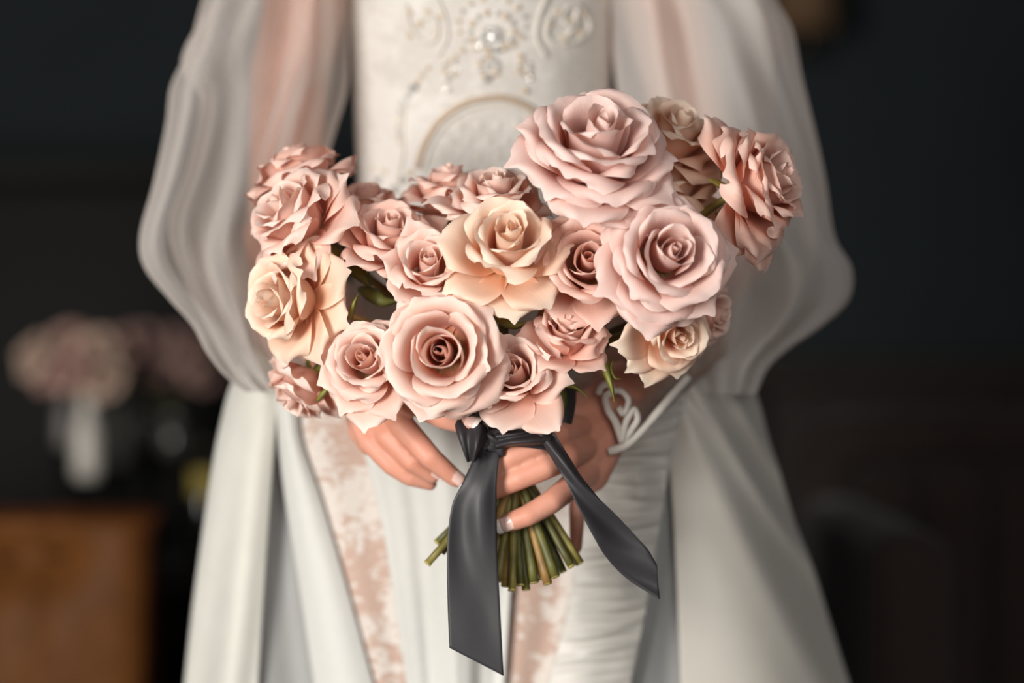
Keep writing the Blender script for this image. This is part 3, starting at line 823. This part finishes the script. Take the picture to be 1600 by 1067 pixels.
# ---- the skirts
sinf = lambda a, f, ph=0.0: (lambda U, Vv: a * np.sin(2 * PI * f * U + ph) * (0.25 + 0.75 * Vv))
def petticoat():
    V = []; nu, nv = 96, 30
    for i in range(nv):
        t = i / (nv - 1); z = P(0, 560, .2).z * (1 - t) + 0.012 * t
        a = np.interp(t, [0, .1, .25, .5, 1], [.112, .125, .15, .19, .27]); b = np.interp(t, [0, .1, .25, .5, 1], [.088, .095, .10, .11, .14])
        for j in range(nu):
            th = 2 * PI * j / nu; f = 1 + 0.03 * t * math.sin(13 * th)
            V.append((BCX + a * f * math.cos(th), .315 + b * f * math.sin(th), z))
    F = [(i * nu + j, (i + 1) * nu + j, (i + 1) * nu + (j + 1) % nu, i * nu + (j + 1) % nu) for i in range(nv - 1) for j in range(nu)]
    return fast_mesh('petticoat', V, F)
part_world('petticoat', petticoat(), M['lining'], bride)
drape('overskirt', edge((392, 540, .25), (362, 600, .24), (346, 660, .24), (331, 740, .24), (306, 920, .25), (290, 1067, .26)),
      edge((436, 560, .20), (432, 640, .19), (424, 750, .19), (412, 920, .19), (402, 1067, .19)), M['cream'], bride, 36, 80, lambda U, Vv: .006 * np.sin(U * 9 + Vv * 2) * Vv, bulge=.02)
drape('inner_skirt', edge((420, 600, .212), (410, 760, .212), (392, 920, .214), (384, 1067, .214)),
      edge((452, 620, .205), (462, 760, .205), (484, 900, .205), (512, 1067, .205)), M['lining'], bride, 20, 70, sinf(.006, 1.2))
drape('skirt_panel', edge((424, 600, .20), (434, 680, .195), (446, 780, .195), (468, 920, .195), (490, 1067, .195)),
      edge((464, 620, .178), (472, 690, .176), (502, 780, .176), (546, 930, .176), (584, 1067, .176)), M['crepe'], bride, 24, 80, None, bulge=.012)
drape('lace_insert', edge((458, 620, .182), (468, 690, .180), (500, 780, .180), (544, 930, .180), (582, 1067, .180)),
      edge((556, 620, .176), (572, 700, .174), (596, 790, .174), (620, 930, .174), (640, 1067, .174)), M['lace'], bride, 40, 90, sinf(.002, 1.0))
drape('skirt_panel', edge((552, 620, .172), (568, 700, .170), (592, 790, .170), (616, 930, .170), (636, 1067, .170)),
      edge((812, 620, .168), (806, 760, .168), (798, 920, .168), (788, 1067, .168)), M['crepe'], bride, 60, 80,
      lambda U, Vv: .0034 * np.sin(2 * PI * 1.9 * U + .6 + .8 * Vv) * (.3 + Vv) + .0006 * np.sin(2 * PI * 6 * U + 2 * Vv), bulge=.012)
drape('lace_insert', edge((806, 620, .176), (800, 760, .176), (794, 920, .176), (784, 1067, .176)),
      edge((1000, 610, .178), (946, 720, .176), (908, 880, .174), (862, 1067, .172)), M['lace'], bride, 50, 90, sinf(.003, 1.0))
drape('satin_band', edge((1000, 600, .160), (962, 670, .156), (926, 760, .154), (900, 880, .154), (880, 980, .154), (856, 1067, .154)),
      edge((1076, 600, .166), (1054, 680, .162), (1036, 790, .160), (1018, 900, .160), (1002, 990, .160), (986, 1067, .160)), M['band'], bride, 40, 140,
      lambda U, Vv: (.0050 * np.sin(2 * PI * 11 * Vv ** .7 + 2.2 * np.sin(U * 4 + Vv * 20)) + .003 * np.sin(2 * PI * 23 * Vv + 5 * U)) * np.sin(PI * U) ** .5 * np.clip(1.25 - Vv, 0.2, 1), bulge=.010)
drape('inner_skirt', edge((1030, 700, .182), (1012, 860, .178), (995, 960, .178), (978, 1067, .178)),
      edge((1090, 700, .190), (1085, 860, .188), (1080, 960, .188), (1078, 1067, .188)), M['lining'], bride, 20, 70, sinf(.004, 1.0))
drape('overskirt', edge((1020, 560, .19), (1040, 680, .172), (1050, 780, .170), (1058, 920, .172), (1064, 1067, .176)),
      edge((1150, 560, .27), (1182, 620, .265), (1204, 700, .265), (1240, 810, .27), (1276, 910, .275), (1326, 1067, .285)), M['satin'], bride, 70, 110,
      lambda U, Vv: .008 * np.exp(-((U - .22 - .52 * Vv * 2.2) / .10) ** 2) + .009 * np.exp(-((U - .55 - .5 * Vv * 2.2) / .07) ** 2) - .006 * np.exp(-((U - .38 - .5 * Vv * 2.2) / .09) ** 2) + .004 * np.exp(-((U - .05 - .35 * Vv * 2.2) / .12) ** 2), bulge=.035)

# ---- the sheer sleeves: tubes lofted through rows of (py, left px, right px, depth centre, half depth)
def sleeve(name, rows, mat, seedv, nu=120, nv=90, fold=0.05, nf=9, close=True):
    rows = np.array(rows, float)
    R = catmull(np.array(rows), nv) if False else None
    t = np.linspace(0, 1, len(rows)); tt = np.linspace(0, 1, nv)
    a = catmull(rows[:, [0, 1, 2]], nv); b = catmull(np.stack([rows[:, 0], rows[:, 3] * 1000, rows[:, 4] * 1000], -1), nv)
    rg = np.random.default_rng(seedv); ph = rg.uniform(0, 6.28, 8)
    th = np.linspace(0, 2 * PI, nu, endpoint=False); V = []
    for i in range(nv):
        py, l, r = a[i]; yc, hy = np.interp(py, b[:, 0], b[:, 1]) / 1000, np.interp(py, b[:, 0], b[:, 2]) / 1000
        v = i / (nv - 1)
        f = fold * (0.55 * np.sin(nf * th + ph[0] + 4.5 * v + 1.8 * math.sin(v * 3 + ph[1])) + 0.45 * np.sin((nf * 2 - 3) * th + ph[2] - 5 * v) + 0.35 * np.sin(3 * th + ph[3] + 3 * v))
        k = K0 * (CAM_D + yc) / CAM_D
        cx = ((l + r) / 2 - 800) * k; hx = (r - l) / 2 * k
        env = np.sin(PI * min(1, 0.25 + v * 0.9)) if close else 1
        wx = np.cos(th)
        rad = 1 + f * (0.35 + 0.65 * np.abs(np.sin(th)))
        x = cx + hx * wx * (1 + f * 0.35); y = yc + hy * np.sin(th) * rad * (1 + 2.2 * f)
        z = np.full(nu, CAM_Z - (py - 533.5) * k)
        V.append(np.stack([x, y, z], -1))
    V = np.vstack(V)
    F = [(i * nu + j, (i + 1) * nu + j, (i + 1) * nu + (j + 1) % nu, i * nu + (j + 1) % nu) for i in range(nv - 1) for j in range(nu)]
    return part_world(name, fast_mesh(name, V, F), M[mat], bride)
sleeve('sleeve', [(-200, 400, 560, .29, .06), (-80, 352, 552, .29, .075), (0, 322, 545, .285, .085), (80, 300, 542, .28, .09), (140, 272, 538, .275, .095), (200, 264, 520, .27, .10), (290, 244, 492, .25, .10), (370, 222, 460, .235, .10), (420, 228, 448, .225, .095),
                  (470, 268, 444, .21, .085), (510, 305, 444, .20, .075), (550, 326, 446, .185, .06), (585, 352, 450, .17, .045), (612, 385, 452, .155, .03)], 'tulle', 11, fold=.07, nf=6)
sleeve('sleeve_lining', [(-200, 420, 556, .29, .05), (-80, 362, 548, .29, .06), (0, 334, 540, .285, .065), (80, 290, 520, .275, .07), (120, 290, 500, .272, .07), (160, 318, 480, .27, .07), (260, 300, 452, .245, .07), (360, 268, 436, .23, .07), (440, 290, 438, .215, .065), (520, 330, 440, .195, .05), (590, 372, 446, .17, .03)], 'tulle2', 21, fold=.09, nf=6)
sleeve('sleeve', [(-200, 945, 1130, .29, .06), (-80, 950, 1186, .29, .075), (0, 952, 1206, .29, .085), (50, 955, 1232, .29, .09), (120, 962, 1246, .285, .095), (190, 972, 1264, .28, .10), (280, 985, 1286, .275, .10), (370, 1005, 1302, .265, .10), (420, 1018, 1330, .26, .10),
                  (470, 1028, 1326, .25, .09), (510, 1040, 1284, .24, .08), (545, 1052, 1232, .225, .065), (575, 1060, 1200, .21, .05), (614, 1080, 1182, .195, .03)], 'tulle3', 31, fold=.085, nf=6)
sleeve('sleeve_lining', [(-200, 950, 1100, .29, .05), (-80, 960, 1160, .29, .06), (0, 965, 1190, .29, .065), (60, 985, 1212, .287, .07), (130, 1010, 1205, .283, .07), (220, 1050, 1222, .278, .07), (320, 1070, 1262, .27, .07), (400, 1075, 1272, .26, .07), (450, 1078, 1252, .25, .06), (520, 1075, 1215, .23, .05), (600, 1088, 1180, .20, .03)], 'tulle2', 41, fold=.09, nf=5)
# lace cuff at the wrist on the right
def cuff(name, a, b, ra, rb, mat):
    a = np.array(a); b = np.array(b); n = 26
    pts = [a + (b - a) * i / (n - 1) for i in range(n)]
    return part_world(name, tube_mesh(name, pts, [ra + (rb - ra) * i / (n - 1) + .0012 * math.sin(i * 1.3) for i in range(n)], 28, caps=False), M[mat], bride)
cf = cuff('cuff', T(936, 650, .082), T(1060, 500, .165), .0265, .042, 'cuff')
cuff('cuff', T(540, 575, .085), T(478, 496, .155), .026, .040, 'cuff')
def scroll(pts, r=.0022):
    return part_world('lace_scroll', tube_mesh('lace_scroll', [tuple(T(*p)) for p in pts], r, 8, 40), M['threadlace'], cf)
scroll([(935, 615, .046), (940, 604, .044), (952, 600, .044), (956, 612, .044), (946, 620, .045), (950, 640, .047), (962, 660, .05), (972, 690, .055)], .0026)
scroll([(972, 690, .055), (978, 660, .05), (990, 640, .05), (996, 655, .052), (986, 672, .053), (976, 690, .056)], .0024)
scroll([(958, 610, .044), (972, 612, .044), (982, 626, .046), (974, 646, .048), (966, 636, .047)], .0022)
scroll([(950, 706, .056), (980, 694, .056), (1010, 664, .06), (1040, 630, .07), (1075, 590, .095)], .0030)
# ------------------------------------------------------------------ the bouquet
# px, py of the flower's middle, diameter px, axis (right, away, up), depth of the middle, openness, petals, tint, seed, label
ROSES = [
 (690, 549, 188, (-.08, -1, .04), -.045, 0.50, 'pink', 1, 'large pale pink rose facing the camera, lowest in the front middle of the bouquet'),
 (795, 388, 130, (.03, -.86, .62), -.035, 0.05, 'peach', 2, 'cream-peach rose in the very middle of the bouquet, cup tilted upward'),
 (936, 218, 228, (.16, -.72, .72), -.045, 0.70, 'mauve', 3, 'largest rose, fully open at the top of the bouquet before the bodice'),
 (1046, 398, 186, (.22, -.95, .18), -.055, 0.70, 'mauve', 4, 'large open mauve-pink rose facing the camera at the right of the bouquet'),
 (1194, 284, 164, (.80, -.50, .32), -.012, 0.35, 'dusty', 5, 'rose farthest to the right, seen from its side with rolled back petals'),
 (920, 412, 138, (.0, -.95, .20), -.024, 0.10, 'dusty', 6, 'dusky pink rose tucked behind the left edge of the mauve-pink rose'),
 (886, 522, 96, (.10, -.70, .68), -.018, 0.08, 'dusty', 7, 'small dusky rose under the cream-peach rose, above the lowest hanging petals'),
 (804, 584, 116, (-.15, -.90, .30), -.022, 0.12, 'pink', 8, 'half hidden pink rose directly above the ribbon knot'),
 (1054, 522, 98, (.25, -.72, -.22), -.012, 0.20, 'peach', 9, 'peach rose with a pale turned petal under the mauve-pink rose'),
 (1114, 490, 96, (.75, -.45, -.15), .030, 0.45, 'pink', 10, 'small pale rose at the lower right edge, behind the mauve-pink rose'),
 (669, 421, 98, (.05, -.85, .50), -.022, 0.05, 'pink', 11, 'smallest rosebud-like pink rose left of the cream-peach rose'),
 (608, 370, 118, (.12, -.62, .75), .005, 0.15, 'dusty', 12, 'shaded dusky rose between the left side roses and the smallest pink rose'),
 (452, 332, 164, (-.62, -.45, .55), .010, 0.55, 'pink', 13, 'pink rose with turned back petals at the upper left of the bouquet'),
 (466, 268, 150, (-.30, .10, .95), .060, 0.60, 'dusty', 14, 'blurred rose behind, topmost at the left of the bouquet'),
 (446, 468, 134, (-.72, -.62, .10), -.005, 0.25, 'peach', 15, 'pale peach rose facing left at the middle of the left side'),
 (468, 610, 118, (-.55, -.30, -.70), .030, 0.35, 'pink', 16, 'lowest rose on the left side, hanging downward'),
 (572, 564, 114, (-.20, -.90, .25), -.018, 0.20, 'pink', 17, 'soft pink rose left of the large pale front rose, dangling petals over the hand'),
 (776, 304, 134, (.05, -.42, .90), .010, 0.50, 'pink', 18, 'flat open rose right behind the cream-peach rose'),
 (704, 296, 150, (-.05, -.10, .98), .055, 0.60, 'dusty', 19, 'blurred rose in front of the corded arch of the bodice'),
 (1056, 206, 140, (.40, -.50, .75), .022, 0.45, 'peach', 20, 'peach rose half hidden behind the largest rose, at its upper right'),
 (574, 316, 104, (.0, -.30, .95), .050, 0.40, 'dusty', 21, 'dim rose at the back between the upper left rose and the blurred middle rose'),
 (1052, 290, 134, (.30, -.50, .75), .025, 0.30, 'peach', 22, 'greenish cream rose wedged under the peach rose behind the largest rose'),
]
# cut stem ends: px, py, depth
ENDS = [(800, 922, .004), (813, 914, .012), (790, 916, .014), (856, 912, .006), (868, 901, .004), (848, 904, .014), (835, 910, .010), (822, 921, .016), (893, 885, .012), (906, 880, .018), (778, 908, .006),
        (765, 912, .010), (690, 862, .016), (683, 848, .030), (668, 880, .006), (720, 894, .010), (735, 900, .020), (750, 905, .006), (820, 906, .034), (880, 893, .026), (758, 896, .034), (868, 890, .040)]
BIND = (806, 704, .034)
rgq = np.random.default_rng(42)
hero_end = [0, 8, 3, 4, 9, 19, 5, 1, 10, 21, 2, 15, 14, 13, 12, 16, 11, 7, 17, 18, 20, 6]
def sepal_mesh(rg, L, W, curl):
    nu, nv = 5, 12; V = []
    r, z = 0.003, 0.0; th = math.radians(100)
    for i in range(nv):
        t = i / (nv - 1); w = W * math.sin(PI * min(1, .25 + .75 * t) ) if t < 1 else 0
        w = W * (1 - t) ** .8 * (0.6 + 1.6 * t) if t > 0 else W * .6
        for j in range(nu):
            u = j / (nu - 1) * 2 - 1; V.append((r + 0.0006 * u * u, u * w, z))
        r += math.sin(th) * L / nv; z += math.cos(th) * L / nv; th += curl / nv + rg.uniform(-.05, .05)
    return np.array(V)
# big outermost petals that hang out of a flower: rose index -> (picture direction dx, dy, outward angle, length, roll)
GUARDS = {0: [(-.3, 1, 60, 1.0, 50), (.9, .3, 54, 1.0, 70), (-1, .1, 56, .98, 70), (.2, -1, 52, .95, 60), (-.7, -.7, 52, .95, 70), (.8, .9, 58, 1.0, 60)],
          1: [(-.8, .75, 72, 1.06, 62), (.6, 1, 72, 1.0, 66), (-1, -.2, 50, 1.12, 75), (.0, 1, 84, .95, 60), (1, -.1, 46, 1.0, 84)],
          2: [(-.2, 1, 70, 1.12, 58), (-.9, .35, 56, 1.14, 70), (.75, .7, 62, 1.10, 66), (-1, -.3, 40, 1.1, 70), (.35, 1, 84, 1.02, 40), (-.5, .8, 58, 1.02, 80), (.95, .1, 48, 1.05, 70)],
          3: [(-1, .5, 58, 1.12, 40), (-.3, 1, 64, 1.18, 36), (1, -.1, 58, 1.08, 66), (-.8, -.7, 58, 1.05, 60), (.2, -1, 52, .98, 60), (.7, .8, 60, 1.0, 50)],
          4: [(.25, 1, 84, 1.22, 50), (-.3, 1, 72, 1.12, 80), (-.4, -1, 82, 1.18, 40), (.5, .9, 60, 1.05, 90), (-.1, -1, 62, 1.02, 90), (-.6, .8, 98, 1.0, 40), (-.1, .4, 70, 1.0, 80)],
          5: [(-.35, 1, 56, 1.12, 80), (-1, -.2, 50, 1.1, 60), (.2, 1, 54, 1.05, 70), (-.2, -1, 46, 1.05, 60)], 6: [(.6, 1, 66, 1.1, 50), (-.5, 1, 60, 1.1, 66), (-1, .2, 50, 1.1, 50), (.9, -.1, 50, 1.0, 60)],
          7: [(.72, 1, 62, 1.50, 12), (1, .1, 52, 1.10, 80), (-.2, 1, 58, 1.20, 20), (.6, -.9, 52, 1.2, 50), (-.9, .4, 50, 1.1, 40)],
          8: [(-1, .1, 56, 1.55, 60), (-.4, 1, 66, 1.35, 50), (-.9, .7, 60, 1.4, 50), (.3, 1, 60, 1.1, 60), (-.6, -.8, 54, 1.3, 40), (.9, .2, 56, 1.0, 70)], 9: [(.3, 1, 66, 1.15, 50), (.4, -.8, 56, 1.0, 50), (.1, .8, 76, 1.0, 60)],
          10: [(-.3, -1, 46, 1.2, 40), (-.6, 1, 48, 1.05, 40), (.8, .5, 46, 1.05, 60), (-.9, -.3, 44, 1.0, 50)], 11: [(1, -.8, 50, 1.3, 40), (.7, .9, 56, 1.15, 100), (-.6, .9, 56, 1.2, 50), (-.9, -.4, 54, 1.15, 50), (.2, 1, 60, 1.1, 60), (.9, -.3, 48, 1.1, 50)],
          12: [(.8, .35, 80, 1.15, 90), (.2, 1, 62, 1.12, 70), (-.5, .9, 56, 1.1, 70), (.7, -.4, 60, 1.05, 40), (.6, .9, 84, 1.08, 60)], 13: [(.4, -1, 54, 1.1, 40), (-.7, -.6, 54, 1.05, 50), (.9, -.5, 60, 1.0, 50)],
          14: [(.5, -1, 74, 1.16, 80), (.9, -.3, 84, 1.12, 80), (-.1, 1, 58, 1.1, 80), (.6, .8, 78, 1.10, 60), (.15, -1, 56, 1.1, 100), (1, .3, 92, 1.0, 60)], 15: [(.1, 1, 56, 1.08, 60), (.7, .2, 74, 1.0, 60), (-.7, .3, 56, 1.0, 60)],
          16: [(.05, 1, 72, 1.30, 30), (.55, 1, 66, 1.22, 70), (-.9, .4, 54, 1.08, 70), (.7, -.8, 48, 1.05, 70), (-.5, 1, 60, 1.1, 60)], 17: [(-1, .5, 60, 1.42, 60), (-1, .1, 62, 1.1, 70), (1, .4, 62, 1.1, 70), (.2, 1, 62, 1.05, 60), (-.6, .9, 62, 1.05, 60)],
          18: [(-1, .3, 66, 1.05, 60), (1, .2, 62, 1.05, 60), (-.5, 1, 60, 1.3, 40), (.2, 1, 60, 1.3, 40)], 19: [(.7, -.6, 56, 1.1, 40), (.9, .5, 62, 1.1, 70), (-.4, -1, 56, 1.1, 60), (.3, 1, 66, 1.2, 60)], 20: [(-.7, -.7, 50, 1.15, 10), (.7, -.7, 50, 1.15, 10)], 21: [(.3, 1, 66, 1.2, 60), (-.4, 1, 66, 1.2, 60), (1, 0, 66, 1.1, 50)]}
STYLE = {1: (7, 6, 6, 1.35), 2: (6, 6, 1, 1.05), 3: (5, 7, 7, 1.2), 4: (7, 7, 5, 1.1), 5: (5, 8, 6, 1.0), 6: (6, 7, 2, 1.2), 7: (6, 7, 2, 1.05), 8: (5, 6, 2, 1.1), 9: (5, 5, 2, 1.0), 10: (5, 5, 4, 1.0), 11: (6, 6, 1, 1.1), 12: (5, 6, 2, 1.2), 13: (5, 7, 5, 1.1), 14: (5, 6, 6, 1.0), 15: (6, 7, 3, 1.15), 16: (5, 6, 4, 1.0), 17: (6, 7, 3, 1.15), 18: (6, 7, 5, 1.1), 19: (5, 6, 6, 1.1), 20: (5, 6, 4, 1.0), 21: (4, 5, 4, 1.0), 22: (4, 5, 4, 1.0)}    # petals in the heart, in the cup, outside; width of the heart
for i, (px, py, dia, ax, y, op, tint, seed, lab) in enumerate(ROSES):
    ax = Vector(ax).normalized()
    k = K0 * (CAM_D + y) / CAM_D; size = dia * k * 1000
    c = P(px, py, y); base = c - ax * (0.030 * size / 92)
    t = thing('rose', lab, 'rose', base, 'roses of the bouquet')
    t.rotation_mode = 'QUATERNION'; q = ax.to_track_quat('Z', 'Y'); t.rotation_quaternion = q
    Rm = q.to_matrix(); gs = []
    for dx, dy, out, lf, roll in GUARDS.get(i, ()):
        d = Rm.transposed() @ Vector((dx, 0, -dy)); gs.append((math.atan2(d.y, d.x), out, lf, roll))
    for Pm, uv in rose_petals(100 + seed, size, op, *STYLE[seed][:3], guards=gs, cs=STYLE[seed][3]):
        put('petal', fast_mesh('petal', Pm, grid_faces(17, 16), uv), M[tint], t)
    rg = np.random.default_rng(seed); s = size / 92
    put('calyx', lathe_mesh('calyx', [(.0022 * s, -.011 * s), (.0048 * s, -.006 * s), (.0052 * s, -.001 * s), (.0040 * s, .002 * s)], 14), M['sepal'], t)
    for j in range(5):
        V = sepal_mesh(rg, rg.uniform(.024, .034) * s, .0042 * s, rg.uniform(.4, 1.5))
        V = rot_axis(V, j * 2 * PI / 5 + rg.uniform(-.2, .2), 0)
        o = put('sepal', fast_mesh('sepal', V, grid_faces(5, 12)), M['sepal'], t)
        sm = o.modifiers.new('t', 'SOLIDIFY'); sm.thickness = .0006
    # the stem: from the calyx through the binding to its cut end
    e = ENDS[hero_end[i]]; E = P(*e)
    bp = P(BIND[0] + (e[0] - 800) * -.14, BIND[1] + rgq.uniform(-6, 6), BIND[2] + (e[2] - .014) * .8)
    p0 = base - ax * .006 * s
    dirb = (bp - E).normalized(); dist = (base - bp).length
    p0 = base - ax * .006 * s; p1 = base - ax * min(.045, dist * .35) + Vector((0, .01, -.006)); p2 = bp + Vector((dirb.x * .3, .12 * dirb.y, 1)) * min(.05, dist * .4)
    tt = np.linspace(0, 1, 26)[:, None]
    bz = (1 - tt) ** 3 * np.array(p0) + 3 * (1 - tt) ** 2 * tt * np.array(p1) + 3 * (1 - tt) * tt ** 2 * np.array(p2) + tt ** 3 * np.array(bp)
    low = [np.array(bp) * (1 - f) + np.array(E) * f for f in np.linspace(0, 1, 9)[1:]]
    wpts = np.vstack([bz, low])
    loc = [tuple(Rm.transposed() @ (Vector(w) - base)) for w in wpts]
    st = put('stem', tube_mesh('stem', loc, [.0029 + .0004 * math.sin(a * .5 + seed) for a in range(len(loc))], 10), M[('stem', 'stem2', 'stem3', 'stem2')[i % 4]], t)
    # pale cut face
    d = (Vector(loc[-1]) - Vector(loc[-2])).normalized()
    ce = put('cut_end', tube_mesh('cut_end', [tuple(Vector(loc[-1]) - d * .0006), tuple(Vector(loc[-1]) + d * .0005)], .0028, 10), M['cut'], t)
    ce.parent = st

# leaves under the flowers on the right
def leaf(path, w, parent_label, n=18):
    pts = catmull(PA(path), n); V = []
    T_ = np.gradient(pts, axis=0)
    for i in range(n):
        tt = i / (n - 1); ww = w * math.sin(PI * (0.06 + .94 * tt)) ** .8 * (1 - .3 * tt)
        s_ = np.cross(T_[i], (0, -1, 0.15)); s_ /= np.linalg.norm(s_) + 1e-9
        for j in range(5):
            u = j / 4 * 2 - 1; V.append(pts[i] + s_ * u * ww + np.array((0, -1, 0)) * .003 * (1 - u * u))
    return fast_mesh('leaf', np.array(V), grid_faces(5, n))
rose_by_label = {o['label']: o for o in bpy.data.objects if o.get('category') == 'rose'}
def add_leaf(idx, path, w, mat='sepal'):
    o = part_world('leaf', leaf(path, w, None), M[mat], rose_by_label[ROSES[idx][8]])
    sm = o.modifiers.new('t', 'SOLIDIFY'); sm.thickness = .0005
add_leaf(8, [(944, 500, .0), (938, 530, -.004), (944, 570, -.010), (954, 600, -.012), (960, 628, -.010)], .0034)
add_leaf(8, [(958, 560, .0), (954, 576, -.006), (960, 590, -.008), (970, 592, -.006)], .0018)
add_leaf(6, [(866, 590, .0), (880, 600, -.006), (900, 606, -.008), (918, 620, -.006)], .0020)
add_leaf(6, [(872, 590, .012), (872, 625, .010), (876, 660, .014)], .0075, 'leaf')
add_leaf(4, [(1118, 330, .0), (1124, 346, -.004), (1132, 354, -.004), (1140, 356, -.003)], .0016)
add_leaf(1, [(770, 486, .0), (784, 500, -.008), (806, 508, -.008), (832, 500, -.006)], .0040)
add_leaf(14, [(548, 500, .0), (550, 484, -.010), (554, 472, -.012), (560, 460, -.010)], .0022)
add_leaf(15, [(494, 628, .02), (502, 618, .014), (512, 606, .012), (516, 590, .014)], .0024)
add_leaf(11, [(560, 450, .03), (585, 462, .015), (600, 470, .012), (625, 470, .016)], .0060, 'leaf')
add_leaf(11, [(535, 385, .04), (560, 420, .025), (580, 450, .02)], .0080, 'leaf')

# ------------------------------------------------------------------ the ribbon
rb = thing('ribbon', 'charcoal satin ribbon knotted round the rose stems with two hanging tails', 'ribbon', P(776, 692, -.002))
def strip(name, left, right, nu=16, nv=70, fold=None, bulge=0.0):
    o = drape(name, left, right, M['ribbon'], rb, nu, nv, fold, bulge, 0.0005)
    return o
strip('tail', [(744, 694, -.004), (738, 720, -.010), (722, 756, -.014), (706, 790, -.014), (699, 850, -.012), (699, 930, -.010), (702, 1012, -.010)],
      [(784, 694, -.006), (779, 720, -.012), (776, 756, -.016), (776, 800, -.016), (777, 860, -.014), (781, 940, -.010), (787, 1056, -.008)], 20, 90,
      lambda U, V: .0018 * np.sin(2 * PI * (1.0 * U - 1.2 * V) + .8) * np.sin(PI * V) + .0012 * np.sin(2 * PI * 1.5 * U + 4 * V) * (1 - V))
strip('tail', [(838, 676, -.012), (862, 716, -.018), (886, 756, -.020), (902, 790, -.020), (926, 836, -.018), (948, 872, -.014), (982, 906, -.010), (1031, 936, -.006)],
      [(866, 676, -.010), (888, 712, -.016), (908, 744, -.017), (934, 776, -.016), (964, 806, -.013), (994, 838, -.010), (1012, 858, -.008), (1026, 882, -.006)], 14, 80,
      lambda U, V: .002 * np.sin(2 * PI * (U - 1.6 * V)) + .003 * np.sin(PI * U) * np.sin(2 * PI * V))
# wrap round the stems
def wrap():
    n, m = 56, 14; V = []
    c = P(806, 0, .036); zt, zb = P(0, 650, .03).z, P(0, 706, .03).z
    for i in range(m):
        t = i / (m - 1); z = zt + (zb - zt) * t
        for j in range(n):
            a = 2 * PI * j / n; r = 1 + .035 * math.sin(5 * a + 4 * t) + .03 * math.sin(2 * PI * 2.2 * t + a)
            V.append((c.x + .031 * r * math.cos(a), c.y + .029 * r * math.sin(a), z + .004 * math.sin(a * 2)))
    F = [(i * n + j, (i + 1) * n + j, (i + 1) * n + (j + 1) % n, i * n + (j + 1) % n) for i in range(m - 1) for j in range(n)]
    return fast_mesh('wrap', V, F)
part_world('wrap', wrap(), M['ribbon'], rb)
def lump(name, c, r, seedv, amp=.18):
    bm = bmesh.new(); bmesh.ops.create_uvsphere(bm, u_segments=40, v_segments=24, radius=1)
    rg = np.random.default_rng(seedv); ph = rg.uniform(0, 6.28, 6)
    for v in bm.verts:
        d = v.co.copy(); f = 1 + amp * math.sin(5 * d.x + 3 * d.z + ph[0]) * math.cos(4 * d.z - 3 * d.y + ph[1]) + amp * .6 * math.sin(9 * d.z + 4 * d.x + ph[2])
        v.co = Vector(c) + Vector((d.x * r[0] * f, d.y * r[1] * f, d.z * r[2] * f))
    return bm_mesh(name, bm, True)
part_world('knot', lump('knot', P(772, 692, -.006), (.0095, .0065, .0095), 2), M['ribbon'], rb)
strip('loop', [(708, 650, .002), (714, 676, -.008), (724, 704, -.010), (730, 722, -.008)], [(770, 668, -.006), (768, 684, -.012), (760, 700, -.014), (750, 716, -.010)], 20, 40,
      lambda U, V: .004 * np.sin(2 * PI * 1.8 * U + 2 * V) , .008)
strip('loop', [(774, 676, -.008), (800, 676, -.012), (828, 672, -.012), (860, 668, -.006)], [(774, 704, -.008), (800, 698, -.014), (830, 700, -.014), (862, 704, -.006)], 16, 40,
      lambda U, V: .003 * np.sin(2 * PI * 1.6 * U + 3 * V), .006)
strip('loop', [(884, 596, .035), (878, 640, .020), (876, 690, .012)], [(900, 608, .040), (898, 640, .026), (886, 690, .016)], 10, 30, None, .002)
strip('loop', [(676, 652, .004), (700, 646, -.002), (730, 644, -.006), (764, 652, -.008)], [(680, 656, .004), (704, 658, -.002), (734, 664, -.006), (764, 678, -.008)], 10, 30, None, .002)
